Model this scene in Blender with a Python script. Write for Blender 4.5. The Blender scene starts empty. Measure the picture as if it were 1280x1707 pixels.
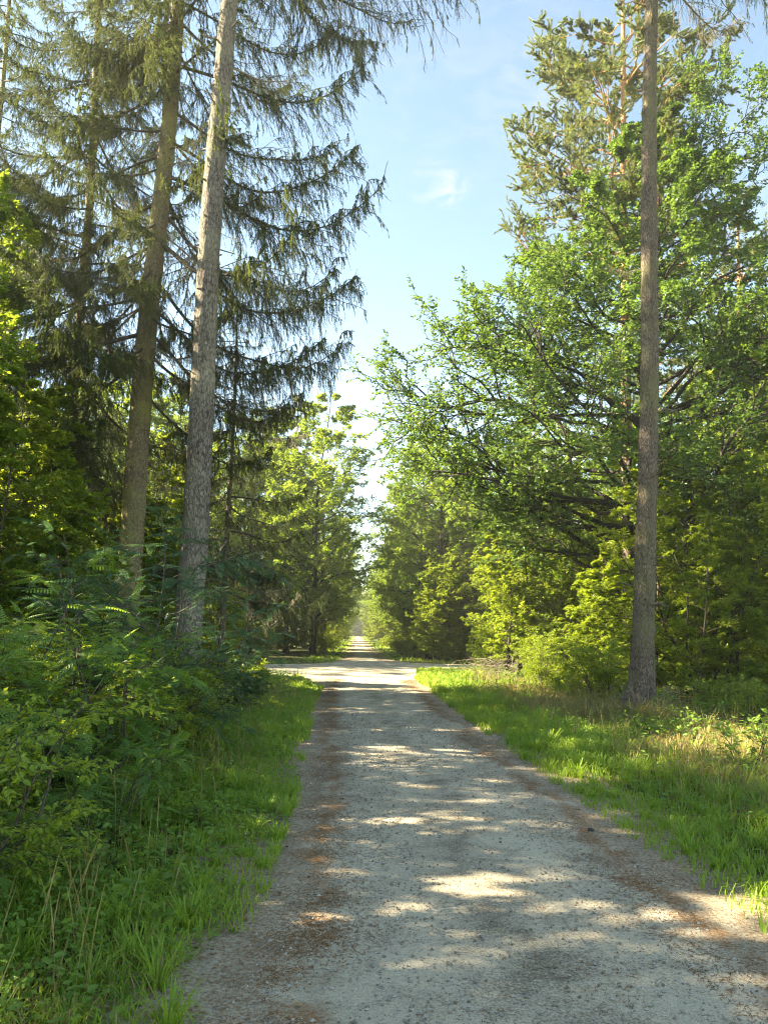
import bpy, math, random
import numpy as np

# ------------------------------------------------------------------ camera, sky, sun, exposure
sc = bpy.context.scene
COL = sc.collection
R = math.radians

cam_d = bpy.data.cameras.new('camera')
cam = bpy.data.objects.new('camera', cam_d)
COL.objects.link(cam)
cam.location = (0, 0, 1.6)
from mathutils import Matrix, Vector
cam.rotation_euler = (Matrix.Rotation(R(-1.9), 3, 'Z') @ Matrix.Rotation(R(90 + 8.9), 3, 'X')
                      @ Matrix.Rotation(R(1.0), 3, 'Z')).to_euler()
cam_d.sensor_fit = 'VERTICAL'
cam_d.sensor_height = 24.0
cam_d.lens = 24.0 * 1282 / 1707
cam_d.clip_start = 0.05
cam_d.clip_end = 3000
sc.camera = cam

SUN_EL = R(34)
SUN_AZ = R(-84)            # measured from +Y towards +X: the sun stands to the left, a little ahead
world = bpy.data.worlds.new('World')
sc.world = world
world.use_nodes = True
wn, wl = world.node_tree.nodes, world.node_tree.links
bg = wn['Background']
sky = wn.new('ShaderNodeTexSky')
sky.sky_type = 'NISHITA'
sky.sun_disc = False
sky.sun_elevation = SUN_EL
sky.sun_rotation = SUN_AZ
sky.altitude = 1800
sky.air_density = 1.0
sky.dust_density = 0.3
sky.ozone_density = 4.0
bg.inputs['Strength'].default_value = 0.089
# a few thin wisps of cirrus at fixed places of the sky
tc = wn.new('ShaderNodeTexCoord')
nz = wn.new('ShaderNodeTexNoise')
nz.inputs['Scale'].default_value = 15
nz.inputs['Detail'].default_value = 8
nz.inputs['Roughness'].default_value = 0.62
nz.inputs['Distortion'].default_value = 1.2
mp = wn.new('ShaderNodeMapping')
mp.inputs['Rotation'].default_value = (0.2, 0.5, 0.3)
mp.inputs['Scale'].default_value = (1.0, 2.2, 2.4)
wl.new(tc.outputs['Generated'], mp.inputs['Vector'])
wl.new(mp.outputs['Vector'], nz.inputs['Vector'])
tint_ = wn.new('ShaderNodeMix'); tint_.data_type = 'RGBA'; tint_.blend_type = 'MULTIPLY'; tint_.inputs[0].default_value = 1
tint_.inputs[7].default_value = (1.06, .875, .62, 1)
wl.new(sky.outputs['Color'], tint_.inputs[6])
col_ = tint_.outputs[2]
for (cx, cy_, cz, spread, lo, hi, amount) in ((.1002, .8452, .5249, .00034, .46, .72, .62), (.080, .8452, .530, .00055, .48, .74, .40), (.11, .78, .616, .011, .44, .80, .16), (.205, .765, .61, .004, .38, .75, .15), (.46, .733, .50, .006, .38, .72, .4)):
    ln_ = math.sqrt(cx * cx + cy_ * cy_ + cz * cz)
    dp = wn.new('ShaderNodeVectorMath'); dp.operation = 'DOT_PRODUCT'
    dp.inputs[1].default_value = (cx / ln_, cy_ / ln_, cz / ln_)
    wl.new(tc.outputs['Generated'], dp.inputs[0])
    near = wn.new('ShaderNodeMapRange')
    near.inputs['From Min'].default_value = 1 - spread; near.inputs['From Max'].default_value = 1
    wl.new(dp.outputs['Value'], near.inputs['Value'])
    wis = wn.new('ShaderNodeMapRange')
    wis.inputs['From Min'].default_value = lo; wis.inputs['From Max'].default_value = hi
    wl.new(nz.outputs['Fac'], wis.inputs['Value'])
    m1 = wn.new('ShaderNodeMath'); m1.operation = 'MULTIPLY'
    wl.new(near.outputs[0], m1.inputs[0]); wl.new(wis.outputs[0], m1.inputs[1])
    m2 = wn.new('ShaderNodeMath'); m2.operation = 'MULTIPLY'; m2.inputs[1].default_value = amount * 1.6; m2.use_clamp = True
    wl.new(m1.outputs[0], m2.inputs[0])
    mx = wn.new('ShaderNodeMix'); mx.data_type = 'RGBA'
    mx.inputs[7].default_value = (1.45, 1.52, 1.62, 1)
    wl.new(m2.outputs[0], mx.inputs[0]); wl.new(col_, mx.inputs[6])
    col_ = mx.outputs[2]
wl.new(col_, bg.inputs['Color'])

sun_d = bpy.data.lights.new('sun', 'SUN')
sun_d.energy = 5.0
sun_d.angle = R(0.53)
sun_d.color = (1.0, 0.87, 0.62)
sun = bpy.data.objects.new('sun', sun_d)
COL.objects.link(sun)
to_sun = Vector((math.sin(SUN_AZ) * math.cos(SUN_EL), math.cos(SUN_AZ) * math.cos(SUN_EL), math.sin(SUN_EL)))
sun.rotation_euler = to_sun.to_track_quat('Z', 'Y').to_euler()
sun.location = (-40, 20, 40)

vs = sc.view_settings
vs.view_transform = 'Standard'
vs.look = 'None'
vs.gamma = 1.0
vs.exposure = 3.0
cy = sc.cycles
cy.max_bounces = 8
cy.denoising_prefilter = 'NONE'
cy.diffuse_bounces = 6
cy.glossy_bounces = 1
cy.transmission_bounces = 4
cy.transparent_max_bounces = 4
cy.filter_width = 1.15
cy.caustics_reflective = False
cy.caustics_refractive = False
cy.sample_clamp_indirect = 6

# ------------------------------------------------------------------ helpers
rng = np.random.default_rng(11)
random.seed(5)
UP = np.array([0., 0., 1.])


def nrm(v):
    return v / np.maximum(np.linalg.norm(v, axis=-1, keepdims=True), 1e-9)


class Geo:
    """collects vertices, quads and triangles for ONE mesh, with a 'tint' value per vertex"""
    def __init__(self):
        self.V, self.Q, self.T, self.A, self.n = [], [], [], [], 0

    def add(self, v, quads=None, tris=None, tint=0.5):
        v = np.asarray(v, dtype=np.float32).reshape(-1, 3)
        if quads is not None and len(quads):
            self.Q.append(np.asarray(quads).reshape(-1, 4) + self.n)
        if tris is not None and len(tris):
            self.T.append(np.asarray(tris).reshape(-1, 3) + self.n)
        a = np.full(len(v), tint, np.float32) if np.isscalar(tint) else np.asarray(tint, np.float32).ravel()
        self.V.append(v); self.A.append(a); self.n += len(v)

    def merge(self, g):
        for q in g.Q: self.Q.append(q + self.n)
        for t in g.T: self.T.append(t + self.n)
        self.V += g.V; self.A += g.A; self.n += g.n

    def mesh(self, name, mat, smooth=False, extra=None):
        me = bpy.data.meshes.new(name)
        if self.n == 0:
            return me
        V = np.concatenate(self.V); A = np.concatenate(self.A)
        Q = np.concatenate(self.Q) if self.Q else np.zeros((0, 4), int)
        T = np.concatenate(self.T) if self.T else np.zeros((0, 3), int)
        me.vertices.add(len(V)); me.vertices.foreach_set('co', V.ravel())
        li = np.concatenate([Q.ravel(), T.ravel()]).astype(np.int32)
        me.loops.add(len(li)); me.loops.foreach_set('vertex_index', li)
        ls = np.concatenate([np.arange(len(Q)) * 4, len(Q) * 4 + np.arange(len(T)) * 3]).astype(np.int32)
        me.polygons.add(len(ls)); me.polygons.foreach_set('loop_start', ls)
        me.polygons.foreach_set('use_smooth', np.full(len(ls), smooth, dtype=bool))
        at = me.attributes.new('tint', 'FLOAT', 'POINT'); at.data.foreach_set('value', A)
        for k, arr in (extra or {}).items():
            e = me.attributes.new(k, 'FLOAT', 'POINT'); e.data.foreach_set('value', np.asarray(arr, np.float32))
        me.update()
        if mat: me.materials.append(mat)
        return me


def tubes(g, P, Rd, n=6, tint=0.5):
    """P (m,k,3) centre lines, Rd (m,k) radii"""
    m, k, _ = P.shape
    t = nrm(np.gradient(P, axis=1))
    mean = nrm(t.mean(axis=1, keepdims=True))
    ref = np.where(np.abs(mean[..., 2:3]) > 0.8, np.array([1., 0, 0]), UP)
    u = nrm(np.cross(t, np.broadcast_to(ref, t.shape)))
    w = np.cross(t, u)
    a = np.arange(n) * 2 * math.pi / n
    ring = (np.cos(a)[None, None, :, None] * u[:, :, None] + np.sin(a)[None, None, :, None] * w[:, :, None])
    V = P[:, :, None] + Rd[:, :, None, None] * ring
    i = np.arange(m)[:, None, None]; j = np.arange(k - 1)[None, :, None]; s = np.arange(n)[None, None, :]
    s2 = (s + 1) % n
    b = i * k * n + j * n
    q = np.stack([b + s, b + s2, b + n + s2, b + n + s], -1)
    g.add(V, quads=q, tint=tint if np.isscalar(tint) else np.repeat(np.asarray(tint), k * n))


def sample(P, t):
    """points and tangents on polylines P (m,k,3) at t (m,n)"""
    m, k, _ = P.shape
    f = np.clip(t, 0, 1) * (k - 1)
    i = np.minimum(f.astype(int), k - 2)
    fr = (f - i)[..., None]
    r = np.arange(m)[:, None]
    a, b = P[r, i], P[r, i + 1]
    return a + (b - a) * fr, nrm(b - a)


def plen(P):
    return np.linalg.norm(np.diff(P, axis=1), axis=2).sum(1)


def curve(p, d, L, k, up=0.0, wob=0.08, rg=None):
    """polylines from points p (m,3) along d (m,3) of lengths L (m,), bending up by 'up', wobbling"""
    rg = rg or rng
    m = len(p)
    s = np.linspace(0, 1, k)[None, :, None]
    w = rg.normal(0, 1, (m, 3, 3))
    q = s * (1 - 0.0 * s)
    wv = (w[:, None, 0] * np.sin(s * 3.1) + w[:, None, 1] * np.sin(s * 6.3) * .6 + w[:, None, 2] * np.sin(s * 11.) * .3) * wob
    wv = wv * np.minimum(1, s * 2.5)
    Lx = np.asarray(L)[:, None, None]
    return p[:, None] + Lx * (q * d[:, None] + wv + UP * up * s ** 2)


def spawn(P, n, t0, t1, ratio, ang, k, up=0.0, wob=0.08, flat=0.0, taper=0.6, rg=None):
    """side shoots of polylines"""
    rg = rg or rng
    m = P.shape[0]
    t = t0 + (t1 - t0) * ((np.arange(n)[None] + rg.random((m, n))) / n)
    pos, tan = sample(P, t)
    side = nrm(np.cross(tan, UP))
    oth = np.cross(side, tan)
    alt = np.where((np.arange(n) % 2)[None] == 0, 1., -1.) * np.ones((m, 1))
    az = rg.random((m, n)) * 2 * math.pi
    az_flat = np.where(alt > 0, 0., math.pi) + rg.normal(0, 0.35, (m, n))
    az = np.where(rg.random((m, n)) < flat, az_flat, az)
    per = np.cos(az)[..., None] * side + np.sin(az)[..., None] * oth
    a = rg.uniform(ang[0], ang[1], (m, n))[..., None]
    d = nrm(np.cos(a) * tan + np.sin(a) * per)
    L = plen(P)[:, None] * rg.uniform(ratio[0], ratio[1], (m, n)) * (1 - taper * t)
    C = curve(pos.reshape(-1, 3), d.reshape(-1, 3), L.ravel(), k, up, wob, rg)
    return C, t


def taper_r(r0, k, r1=0.25):
    return np.asarray(r0)[:, None] * np.linspace(1, r1, k)[None]


# leaf outlines: length along x, width along y
LEAF_OVATE = (np.array([[0, 0, 0], [.42, .29, .07], [1, 0, -.06], [.42, -.29, .07]]), [[0, 2, 1], [0, 3, 2]])
LEAF_OAK = (np.array([[0, 0, 0], [.30, .13, .03], [.50, .25, .07], [.78, .27, .06], [1, 0, -.08],
                      [.78, -.27, .06], [.50, -.25, .07], [.30, -.13, .03]]),
            [[0, 2, 1], [0, 4, 2], [2, 4, 3], [0, 7, 6], [0, 6, 4], [6, 5, 4]])
LEAF_HEX = (np.array([[0, 0, 0], [.25, .22, .05], [.65, .24, .05], [1, 0, -.03], [.65, -.24, .05], [.25, -.22, .05]]),
            [[0, 2, 1], [0, 3, 2], [0, 5, 4], [0, 4, 3]])


def pinnate(nl=8, lw=0.40):
    """compound leaf: a curved midrib with paired oval leaflets and one at the tip, length 1"""
    V, T = [], []
    hv, ht = LEAF_HEX
    for i in range(nl * 2 + 1):
        if i == nl * 2:
            x, sgn, s = 0.90, 0, .14
        else:
            x, sgn = 0.16 + 0.74 * (i // 2 + .2 * (i % 2)) / nl, (1 if i % 2 else -1)
            s = 0.155 * (0.75 + 0.35 * math.sin(math.pi * (x ** .8)))
        a = sgn * (1.25 - .35 * x)
        z = -0.22 * x * x
        c, sn = math.cos(a), math.sin(a)
        w = hv * np.array([1, lw * 1.9, 1]) * s
        b = len(V) * 0 + sum(len(q) for q in V)
        dz = -0.25 * w[:, 0]
        V.append(np.stack([x + c * w[:, 0] - sn * w[:, 1], sn * w[:, 0] + c * w[:, 1], z + w[:, 2] + dz], -1))
        T += [[b + q for q in tri] for tri in ht]
    b = sum(len(q) for q in V)
    xs = np.linspace(0, .92, 5)
    V.append(np.concatenate([[[x, .007, -.22 * x * x], [x, -.007, -.22 * x * x]] for x in xs]))
    for i in range(4):
        T += [[b + 2 * i, b + 2 * i + 1, b + 2 * i + 3], [b + 2 * i, b + 2 * i + 3, b + 2 * i + 2]]
    return np.concatenate(V), T


LEAF_PINNATE = pinnate()


def leaves(g, pos, d, nr, size, tmpl, tint):
    tv, tt = tmpl
    d = nrm(d); y = nrm(np.cross(nr, d)); z = np.cross(d, y)
    V = pos[:, None] + np.asarray(size)[:, None, None] * (
        tv[None, :, 0:1] * d[:, None] + tv[None, :, 1:2] * y[:, None] + tv[None, :, 2:3] * z[:, None])
    m, k = len(pos), len(tv)
    T = np.asarray(tt)[None] + (np.arange(m) * k)[:, None, None]
    g.add(V, tris=T, tint=np.repeat(tint, k))


def twig_leaves(g, P, n, size, tmpl, t0=.15, spread=1.0, flat=.5, droop=.15, rg=None, tbase=None):
    """leaves along polylines P"""
    rg = rg or rng
    m = len(P)
    if m == 0: return
    t = t0 + (1 - t0) * ((np.arange(n)[None] + rg.random((m, n))) / n)
    pos, tan = sample(P, t)
    side = nrm(np.cross(tan, UP) + rg.normal(0, .05, tan.shape))
    sg = np.where((np.arange(n) % 2) == 0, 1., -1.)[None, :, None]
    d = nrm(tan * .7 + side * sg * spread * rg.uniform(.5, 1.2, (m, n, 1)) + rg.normal(0, .35, tan.shape) - UP * droop)
    nv = nrm(UP * flat * 2 + rg.normal(0, .6, tan.shape))
    sz = size * rg.uniform(.65, 1.2, (m, n))
    tn = rg.random((m, n)) * .6 + (rg.random((m, 1)) if tbase is None else tbase[:, None]) * .4
    leaves(g, pos.reshape(-1, 3), d.reshape(-1, 3), nv.reshape(-1, 3), sz.ravel(), tmpl, tn.ravel())


def needles(g, P, spacing, length, width, rg, tint=(0, 1), forward=.75, start=0.0):
    if len(P) == 0: return
    L = plen(P)
    tot = L.sum()
    n = max(4, int(tot / len(P) * (1 - start) / spacing))
    m = len(P)
    t = start + (1 - start) * rg.random((m, n))
    pos, tan = sample(P, t)
    az = rg.random((m, n)) * 2 * math.pi
    a = nrm(np.cross(tan, UP + np.array([.13, .07, 0])))
    b = np.cross(a, tan)
    per = np.cos(az)[..., None] * a + np.sin(az)[..., None] * b
    d = nrm(per + tan * forward)
    w = nrm(np.cross(d, tan))
    ln = length * rg.uniform(.6, 1.15, (m, n, 1))
    V = np.stack([pos - w * width * .5, pos + w * width * .5, pos + d * ln], 2).reshape(-1, 3)
    k = m * n
    T = np.arange(k * 3).reshape(k, 3)
    tw = rg.random((m, 1)) * .7 + rg.random((m, n)) * .3
    tw = tint[0] + (tint[1] - tint[0]) * tw
    g.add(V, tris=T, tint=np.repeat(tw.ravel(), 3))


# ------------------------------------------------------------------ scene objects
def empty(name, loc, rz=0.0, sc_=1.0):
    o = bpy.data.objects.new(name, None)
    o.empty_display_size = 0.3
    o.location = loc
    o.rotation_euler = (0, 0, rz)
    o.scale = (sc_, sc_, sc_) if np.isscalar(sc_) else sc_
    COL.objects.link(o)
    return o


def tag(o, label=None, cat=None, group=None, kind=None):
    if label: o['label'] = label
    if cat: o['category'] = cat
    if group: o['group'] = group
    if kind: o['kind'] = kind
    return o


def put(name, me, parent=None, loc=(0, 0, 0), rot=(0, 0, 0), s=1.0):
    o = bpy.data.objects.new(name, me)
    COL.objects.link(o)
    o.parent = parent
    o.location = loc
    o.rotation_euler = rot
    o.scale = (s, s, s) if np.isscalar(s) else s
    return o


# ------------------------------------------------------------------ materials
def new_mat(name):
    m = bpy.data.materials.new(name)
    m.use_nodes = True
    nt = m.node_tree
    for n in list(nt.nodes): nt.nodes.remove(n)
    out = nt.nodes.new('ShaderNodeOutputMaterial')
    return m, nt, nt.nodes, nt.links, out


def N(ns, typ, **kw):
    n = ns.new(typ)
    for k, v in kw.items():
        if k in n.inputs: n.inputs[k].default_value = v
        else: setattr(n, k, v)
    return n


def mixc(ns, ls, f, a, b, blend='MIX'):
    n = ns.new('ShaderNodeMix'); n.data_type = 'RGBA'; n.blend_type = blend
    for sock, v in ((n.inputs[0], f), (n.inputs[6], a), (n.inputs[7], b)):
        if hasattr(v, 'is_linked') or hasattr(v, 'links'): ls.new(v, sock)
        elif isinstance(v, (tuple, list)): sock.default_value = (*v, 1) if len(v) == 3 else v
        else: sock.default_value = v
    return n.outputs[2]


def ramp(ns, ls, f, p0, p1, c0=(0, 0, 0), c1=(1, 1, 1)):
    r = ns.new('ShaderNodeValToRGB')
    e = r.color_ramp.elements
    e[0].position = p0; e[0].color = (*c0, 1); e[1].position = p1; e[1].color = (*c1, 1)
    ls.new(f, r.inputs['Fac'])
    return r.outputs['Color']


def leaf_mat(name, dark, light, trans=(.30, .36, .04), tf=.42, rough=.5, spec=.35, old=None):
    m, nt, ns, ls, out = new_mat(name)
    at = N(ns, 'ShaderNodeAttribute', attribute_name='tint')
    oi = ns.new('ShaderNodeObjectInfo')
    col = mixc(ns, ls, at.outputs['Fac'], dark, light)
    if old:
        col = mixc(ns, ls, ramp(ns, ls, at.outputs['Fac'], .93, .97), col, old)
    hsv = ns.new('ShaderNodeHueSaturation')
    mr = N(ns, 'ShaderNodeMapRange'); ls.new(oi.outputs['Random'], mr.inputs['Value'])
    mr.inputs['To Min'].default_value = .80; mr.inputs['To Max'].default_value = 1.2
    mh = N(ns, 'ShaderNodeMapRange'); ls.new(oi.outputs['Random'], mh.inputs['Value'])
    mh.inputs['To Min'].default_value = .512; mh.inputs['To Max'].default_value = .490
    ls.new(mr.outputs[0], hsv.inputs['Value']); ls.new(mh.outputs[0], hsv.inputs['Hue']); ls.new(col, hsv.inputs['Color'])
    p = N(ns, 'ShaderNodeBsdfPrincipled', Roughness=rough)
    p.inputs['Specular IOR Level'].default_value = spec
    ls.new(hsv.outputs['Color'], p.inputs['Base Color'])
    tr = ns.new('ShaderNodeBsdfTranslucent')
    tcol = mixc(ns, ls, .62, hsv.outputs['Color'], trans)
    ls.new(tcol, tr.inputs['Color'])
    mxs = ns.new('ShaderNodeMixShader'); mxs.inputs[0].default_value = tf
    ls.new(p.outputs[0], mxs.inputs[1]); ls.new(tr.outputs[0], mxs.inputs[2])
    ls.new(mxs.outputs[0], out.inputs['Surface'])
    return m


def bark_mat(name, light, dark, scale=(9, 9, 2.2), lichen=None, bump=.6, upper=None, z0=0, z1=1):
    m, nt, ns, ls, out = new_mat(name)
    tcn = ns.new('ShaderNodeTexCoord')
    mpn = N(ns, 'ShaderNodeMapping'); mpn.inputs['Scale'].default_value = scale
    ls.new(tcn.outputs['Object'], mpn.inputs['Vector'])
    nzn = N(ns, 'ShaderNodeTexNoise', Scale=2.2, Detail=8, Roughness=.65, Distortion=.6)
    ls.new(mpn.outputs[0], nzn.inputs['Vector'])
    vo = N(ns, 'ShaderNodeTexVoronoi', Scale=1.9, Randomness=1.0, feature='DISTANCE_TO_EDGE')
    dst = N(ns, 'ShaderNodeVectorMath', operation='ADD')
    sc3 = N(ns, 'ShaderNodeVectorMath', operation='SCALE'); sc3.inputs['Scale'].default_value = .8
    ls.new(nzn.outputs['Color'], sc3.inputs[0]); ls.new(mpn.outputs[0], dst.inputs[0]); ls.new(sc3.outputs[0], dst.inputs[1])
    ls.new(dst.outputs[0], vo.inputs['Vector'])
    crack = ramp(ns, ls, vo.outputs['Distance'], .0, .10)
    c = mixc(ns, ls, ramp(ns, ls, nzn.outputs['Fac'], .3, .7), dark, light)
    c = mixc(ns, ls, crack, tuple(.6 * x for x in dark), c)
    n2 = N(ns, 'ShaderNodeTexNoise', Scale=1.3, Detail=5, Roughness=.6); ls.new(tcn.outputs['Object'], n2.inputs['Vector'])
    if lichen:
        c = mixc(ns, ls, ramp(ns, ls, n2.outputs['Fac'], .42, .62), c, mixc(ns, ls, .6, c, lichen))
    if upper:
        sx = ns.new('ShaderNodeSeparateXYZ'); ls.new(tcn.outputs['Object'], sx.inputs[0])
        ad = N(ns, 'ShaderNodeMath', operation='MULTIPLY_ADD'); ls.new(n2.outputs['Fac'], ad.inputs[0])
        ad.inputs[1].default_value = 5.; ls.new(sx.outputs['Z'], ad.inputs[2])
        mz = N(ns, 'ShaderNodeMapRange'); ls.new(ad.outputs[0], mz.inputs['Value'])
        mz.inputs['From Min'].default_value = z0; mz.inputs['From Max'].default_value = z1
        c = mixc(ns, ls, mz.outputs[0], c, mixc(ns, ls, crack, tuple(.5 * x for x in upper), upper))
    p = N(ns, 'ShaderNodeBsdfPrincipled', Roughness=.9)
    p.inputs['Specular IOR Level'].default_value = .15
    ls.new(c, p.inputs['Base Color'])
    bp = N(ns, 'ShaderNodeBump', Strength=bump, Distance=.03)
    hm = N(ns, 'ShaderNodeMath', operation='MULTIPLY_ADD'); ls.new(crack, hm.inputs[0]); hm.inputs[1].default_value = .6
    ls.new(nzn.outputs['Fac'], hm.inputs[2])
    ls.new(hm.outputs[0], bp.inputs['Height']); ls.new(bp.outputs[0], p.inputs['Normal'])
    ls.new(p.outputs[0], out.inputs['Surface'])
    return m


def plain_mat(name, c, c2=None, rough=.85, spec=.2):
    m, nt, ns, ls, out = new_mat(name)
    p = N(ns, 'ShaderNodeBsdfPrincipled', Roughness=rough)
    p.inputs['Specular IOR Level'].default_value = spec
    at = N(ns, 'ShaderNodeAttribute', attribute_name='tint')
    ls.new(mixc(ns, ls, at.outputs['Fac'], c, c2 or c), p.inputs['Base Color'])
    ls.new(p.outputs[0], out.inputs['Surface'])
    return m


M_OAK = leaf_mat('oak_leaf', (0.030, 0.080, 0.026), (0.088, 0.158, 0.032), trans=(.30, .44, .035), tf=.40, rough=.42, spec=.45)
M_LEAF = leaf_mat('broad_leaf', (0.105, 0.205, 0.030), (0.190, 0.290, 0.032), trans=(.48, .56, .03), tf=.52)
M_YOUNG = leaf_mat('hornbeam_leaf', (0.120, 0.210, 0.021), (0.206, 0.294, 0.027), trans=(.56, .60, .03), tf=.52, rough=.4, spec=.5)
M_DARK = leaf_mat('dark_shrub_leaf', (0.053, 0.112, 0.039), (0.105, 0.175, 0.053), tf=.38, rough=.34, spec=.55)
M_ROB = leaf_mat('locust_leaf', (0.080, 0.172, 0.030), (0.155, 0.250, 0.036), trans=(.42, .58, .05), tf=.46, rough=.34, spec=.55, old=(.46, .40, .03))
M_ROBD = leaf_mat('shade_locust_leaf', (.040, .095, .050), (.070, .135, .062), trans=(.20, .36, .12), tf=.36)  # locust leaf darkened and blued, shade put into its colour
M_SPRUCE = leaf_mat('spruce_needle', (0.050, 0.085, 0.034), (0.130, 0.165, 0.050), trans=(.26, .30, .06), tf=.28, rough=.6, spec=.25)
M_PINE = leaf_mat('pine_needle', (0.105, 0.154, 0.048), (0.198, 0.234, 0.072), trans=(.3, .32, .06), tf=.34, rough=.6, spec=.25)
M_GRASS = leaf_mat('grass_blade', (0.145, 0.260, 0.026), (0.270, 0.390, 0.042), trans=(.50, .60, .05), tf=.50, old=(.34, .30, .10))
M_DRY = leaf_mat('dry_grass_blade', (.20, .15, .05), (.42, .34, .12), trans=(.42, .36, .12), tf=.35)
M_HERB = leaf_mat('herb_leaf', (0.100, 0.200, 0.030), (0.185, 0.290, 0.044), trans=(.42, .55, .05), tf=.45)
B_GREY = bark_mat('grey_spruce_bark', (.30, .258, .215), (.125, .100, .082), (13, 13, 3.6), lichen=(.34, .31, .22), bump=1.0)
B_LICHEN = bark_mat('lichen_spruce_bark', (.34, .27, .17), (.16, .125, .075), (15, 15, 6), lichen=(.36, .34, .10), bump=.8)
B_BROWN = bark_mat('brown_spruce_bark', (.25, .20, .155), (.10, .075, .058), (16, 16, 5), lichen=(.20, .19, .09), bump=.9)
B_PINE = bark_mat('pine_bark', (.24, .19, .15), (.10, .08, .065), (8, 8, 2), upper=(.50, .27, .13), z0=9, z1=15)
B_OAK = bark_mat('oak_bark', (.10, .085, .068), (.035, .030, .025), (11, 11, 3))
B_TWIG = bark_mat('twig_bark', (.135, .112, .085), (.060, .048, .036), (14, 14, 6), bump=.3)
B_SPTWIG = bark_mat('spruce_twig_bark', (.15, .12, .09), (.07, .055, .045), (14, 14, 6), bump=.3)
B_PALE = bark_mat('pale_dead_twig_bark', (.40, .34, .26), (.22, .18, .13), (14, 14, 6), bump=.3)

# ------------------------------------------------------------------ setting: ground and roads
Ltab = np.array([[-6, -.72], [2, -.70], [3.5, -.68], [4.4, -.61], [6.3, -.63], [7.8, -.62], [10.4, -.73], [19.8, -.99], [26, -1.02], [41, -.66], [97, -.6], [268, -.4]])
Rtab = np.array([[-6, 2.40], [5, 2.36], [8.3, 2.28], [12.8, 2.20], [22.5, 2.15], [32.6, 2.25], [46, 1.75], [97, 1.7], [268, 1.8]])
NEAR = np.array([[-70, 9], [-12, 26.4], [-5, 28.4], [-3.3, 28.3], [-2.0, 26.6], [-1.35, 24.2], [-1.1, 22.5], [0, 22], [2.2, 28], [2.45, 31.6], [3.3, 33.4], [5.25, 34.5], [12, 37], [70, 56]])
FAR = np.array([[-70, 18.5], [-12, 35.6], [-4.4, 37.8], [-2, 39.3], [-1.1, 41.5], [-.7, 44], [1.8, 48], [2.1, 45], [3.2, 42.0], [6.3, 41.3], [12, 43], [70, 62]])


def road_gap(x, y):
    """distance outside the gravel (negative on it)"""
    x = np.asarray(x, float); y = np.asarray(y, float)
    l = np.interp(y, Ltab[:, 0], Ltab[:, 1]); r = np.interp(y, Rtab[:, 0], Rtab[:, 1])
    d1 = np.maximum(l - x, x - r)
    d2 = np.maximum(np.interp(x, NEAR[:, 0], NEAR[:, 1]) - y, y - np.interp(x, FAR[:, 0], FAR[:, 1])) * .9
    return np.minimum(d1, d2)


def vnoise(x, y, s, seed=0):
    """smooth value noise 0..1"""
    r = np.random.default_rng(seed).random((64, 64))
    x = np.asarray(x) / s; y = np.asarray(y) / s
    i = np.floor(x).astype(int); j = np.floor(y).astype(int)
    u = x - i; v = y - j
    u = u * u * (3 - 2 * u); v = v * v * (3 - 2 * v)
    f = lambda a, b: r[a % 64, b % 64]
    return (f(i, j) * (1 - u) + f(i + 1, j) * u) * (1 - v) + (f(i, j + 1) * (1 - u) + f(i + 1, j + 1) * u) * v


def ground_mat():
    m, nt, ns, ls, out = new_mat('forest_floor')
    tcn = ns.new('ShaderNodeTexCoord')
    a = N(ns, 'ShaderNodeTexNoise', Scale=1.1, Detail=6, Roughness=.6); ls.new(tcn.outputs['Object'], a.inputs['Vector'])
    b = N(ns, 'ShaderNodeTexNoise', Scale=28, Detail=8, Roughness=.7); ls.new(tcn.outputs['Object'], b.inputs['Vector'])
    c = mixc(ns, ls, ramp(ns, ls, b.outputs['Fac'], .35, .65), (.045, .032, .018), (.15, .105, .055))
    c = mixc(ns, ls, ramp(ns, ls, a.outputs['Fac'], .36, .60), c, mixc(ns, ls, .75, c, (.045, .080, .018)))
    p = N(ns, 'ShaderNodeBsdfPrincipled', Roughness=.95)
    p.inputs['Specular IOR Level'].default_value = .1
    ls.new(c, p.inputs['Base Color'])
    bp = N(ns, 'ShaderNodeBump', Strength=.7, Distance=.03); ls.new(b.outputs['Fac'], bp.inputs['Height']); ls.new(bp.outputs[0], p.inputs['Normal'])
    ls.new(p.outputs[0], out.inputs['Surface'])
    return m


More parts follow.
